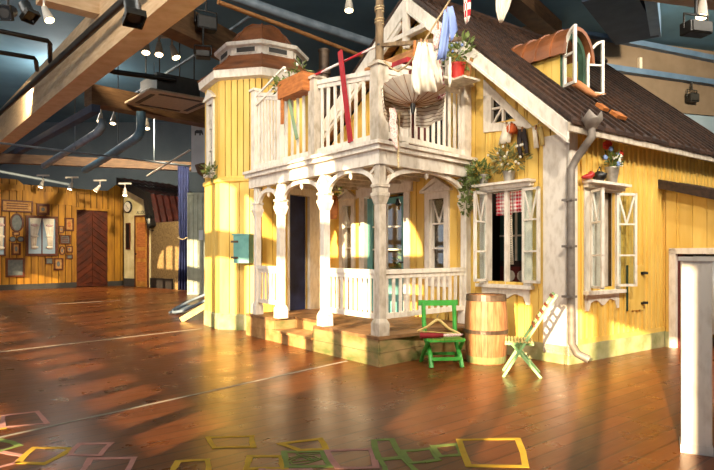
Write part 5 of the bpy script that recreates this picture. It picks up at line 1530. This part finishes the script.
# ---- chairs
def chair_green():
    p = Vector((( 443-357)/FPX*7.72,7.72,0)); r = thing('folding_chair','bright green folding chair with a hanger on it beside the porch','chair',p,radians(6))
    w=.2
    m = MB(); n=9
    # round slatted seat
    for k in range(n):
        x0=-.235+.47*k/n; x1=x0+.47/n-.006; xm_=(x0+x1)/2; q=.04*(abs(xm_)/.235)**3
        m.box(x0,x1,-.2+q,.2-q,.385,.405)
    m.build('seat', paint('seat_green','7FA53A','5F9A38',.5,5,island=.1), r)
    for s in (-1,1):
        MB().tube([(s*.2,-.2,0),(s*.195,-.12,.16),(s*.19,-.02,.24),(s*.2,.1,.34),(s*.205,.16,.42),(s*.21,.2,.64),(s*.21,.23,.88)],[.03]*7,6,smooth=False).build('rear_post', M['green'], r)
        MB().tube([(s*.235,.26,0),(s*.232,.16,.12),(s*.23,.04,.22),(s*.23,-.1,.33),(s*.23,-.16,.39)],.029,6,smooth=False).build('leg', M['green'], r)
    MB().box(-.19,.19,-.2,-.165,.1,.145).build('stretcher', M['green'], r)
    MB().box(-.22,.22,.22,.25,.1,.14).build('stretcher', M['green'], r)
    m = MB(); vs=[]; nn=10
    o_=[(-.27+.54*k/nn,.24-.05*cos(pi*(k/nn-.5))+.03) for k in range(nn+1)]
    m.prismz([(x,y-.02) for x,y in o_]+[(x,y+.015) for x,y in o_[::-1]],.84,.92); m.build('back_rail', M['green'], r)
    m = MB(); m.box(-.22,.22,-.19,-.17,.36,.39); m.box(-.22,.22,.15,.17,.36,.39); m.build('seat_frame', M['green'], r)
    return r
gc = chair_green(); gc.scale = (1,1,.9)
p = Vector((( 438-357)/FPX*7.7,7.7,.372))
hg = thing('coat_hanger','pale wooden coat hanger standing on the green chair seat','coat hanger',p,radians(3))
m = MB(); m.tube([(-.26,.05,.07),(-.14,.05,.12),(-.03,.05,.2),(0,.05,.215),(.04,.05,.2),(.15,.05,.1),(.3,.02,.03)],[.012,.017,.02,.02,.02,.017,.012],8); m.build('hanger_arm', M['slat_yellow'], hg)
m = MB(); m.tube([(-.26,.05,.07),(0,.05,.05),(.3,.02,.03)],.007,5); m.build('hanger_bar', M['slat_yellow'], hg)
m = MB(); m.tube([(0,.05,.22),(.0,.07,.26),(.03,.1,.28)],.005,5); m.build('hook', M['rain'], hg)
p = Vector((( 420-357)/FPX*7.58,7.58,.405))
ru_ = thing('rolled_parasol','closed dark red parasol with pinkish shaft lying across the green chair','parasol',p,0)
MB().tube([(0,0,0),(.05,0,.0),(.18,0,-.002),(.3,0,.0)],[.035,.04,.035,.026],10).build('folded_canopy', plain('deep_red','8A1A1E',.8), ru_)
MB().tube([(.28,0,0),(.42,0,.0),(.52,0,.005),(.55,.0,.015)],[.02,.022,.016,.008],8).build('shaft', M['speckle_pink'], ru_)

def chair_mint():
    p = Vector((( 528-357)/FPX*7.1,7.1,0)); r = thing('folding_chair','pale mint folding chair with yellow slats seen from the side','chair',p,radians(-104))
    # local: front is -y
    for s in (-1,1):
        x=s*.2
        MB().bar((x,-.29,0),(x,.31,.98),.03,.055,(1,0,0)).build('rear_post', M['mint'], r)
        MB().bar((x-s*.035,-.2,.40),(x-s*.035,.14,0),.03,.055,(1,0,0)).build('leg', M['mint'], r)
        MB().box(x-s*.03-.012,x-s*.03+.012,-.27,.06,.375,.41).build('seat_rail', M['mint'], r)
    m = MB()
    for k in range(9): m.box(-.23,.23,-.27+.037*k,-.27+.037*k+.024,.41,.426)
    m.build('seat', M['slat_yellow'], r)
    for k,q in enumerate((.62,.7,.78,.86,.97)):
        y=-.29+.6*q-.02; z=.98*q
        MB().bar((-.23,y,z),(.23,y,z),.02,.032,(0,.5,1)).build('back_slat', M['slat_red'], r)
    MB().bar((-.2,.02,.14),(.2,.02,.14),.02,.03).build('stretcher', M['mint'], r)
    return r
chair_mint()

# ---- white gate post at the right edge
p = WF(700, 458); 
gp = thing('gate_post','white boxed wooden post in the right foreground','post',Vector((2.505,4.36,0)),radians(-27))
MB().box(-.098,.098,-.1,.1,0,1.40).build('shaft', M['white'], gp, bevel=.006)
MB().box(-.115,.115,-.115,.115,1.40,1.43).build('cap', M['white'], gp)
MB().box(-.104,.104,-.106,.106,0,.06).build('base', M['white'], gp)
m = MB(); m.box(.03,.9,-.1,.3,.2,.24); m.box(.05,.1,-.05,.25,0,.2); m.box(.75,.8,-.05,.25,0,.2)
bn_ = m.build('low_bench', M['wood'], loc=Vector((2.66,4.5,0)), rot=radians(-20)); tag(bn_,'low wooden bench end behind the white post at the right edge','bench')
# ================================================================ light and camera
w = bpy.data.worlds.new('World'); scene.world = w; w.use_nodes = True
w.node_tree.nodes['Background'].inputs[0].default_value = (.75,.86,1,1); w.node_tree.nodes['Background'].inputs[1].default_value = 1.4
def light(name, ty, loc, energy, color, target=None, **k):
    l = bpy.data.lights.new(name, ty); l.energy = energy; l.color = color
    for a, b in k.items(): setattr(l, a, b)
    o = bpy.data.objects.new(name, l); col.objects.link(o); o.location = loc
    if target is not None: o.rotation_euler = (Vector(target)-Vector(loc)).to_track_quat('-Z','Y').to_euler()
    return o
SUN_DIR = Vector((.41,.91,-.22)).normalized()
s = light('sun', 'SUN', (-8,-12,6), 11.5, (1,.76,.46), angle=radians(.4)); s.rotation_euler = SUN_DIR.to_track_quat('-Z','Y').to_euler()
WARM = (1,.88,.72)
for i,(loc,tg,e,ang) in enumerate([((-1.5,1.5,6.9),(-1.2,10.5,3.2),1250,70),((2.0,.5,6.9),(1.9,8.6,3.0),1500,75),((6.5,2.5,6.9),(4.6,9.0,2.4),1500,80),
        ((-5.5,3.0,6.9),(-2.0,11.8,4.9),950,60),((-2.6,-1.2,4.4),(.6,8.2,3.6),650,46),((3.0,4.0,7.4),(3.2,10.5,4.6),500,80)]):  # the lowest spot is an added fill brightening the parasol and balcony
    light('house_spot','SPOT',loc,e,WARM,tg,spot_size=radians(ang),spot_blend=.8,shadow_soft_size=.25)
for loc,tg,e,ang in [((9.0,11.5,7.3),(9.5,18.5,6.6),800,120),((-7.6,14.5,7.2),(-5.1,19.5,5),420,50),((-9.5,17,6.3),(-12.5,24.5,2),700,95),((-6.5,19,6.3),(-9.8,26.0,2),1500,80)]:
    light('wall_fill','SPOT',loc,e*1.8,(1,.82,.55),tg,spot_size=radians(ang),spot_blend=.9,shadow_soft_size=.2)  # unseen fill spots added to brighten far walls, banner and station house
for loc,e in [((-8,9,7.2),200),((9,8,7.4),450),((-10,20,7.0),220),((-2,9,7.5),150)]:
    light('hall_fill','POINT',loc,e,(1,.9,.78),shadow_soft_size=.5)  # point fills added to lift the hall, not actual fittings

cd = bpy.data.cameras.new('camera'); cam = bpy.data.objects.new('camera', cd); col.objects.link(cam)
cam.location = (0,0,HCAM); cam.rotation_euler = (pi/2,0,0)
cd.sensor_fit = 'HORIZONTAL'; cd.sensor_width = 36; cd.lens = 36*FPX/714; cd.shift_y = (VHOR-235)/714
cd.clip_start = .05; cd.clip_end = 200
scene.camera = cam
vs_ = scene.view_settings
scene.display_settings.display_device = 'sRGB'
vs_.view_transform = 'Standard'; vs_.look = 'None'; vs_.gamma = 1; vs_.use_curve_mapping = False
vs_.exposure = 0.62
light('room_fill','POINT',FA.P(-3.4,1.3,2.5),30,(1,.8,.55),shadow_soft_size=.15); light('kitchen_fill','POINT',FA.P(-.5,.6,2.6),22,(1,.8,.55),shadow_soft_size=.15)  # unseen point fills added to lighten the dark rooms behind the windows
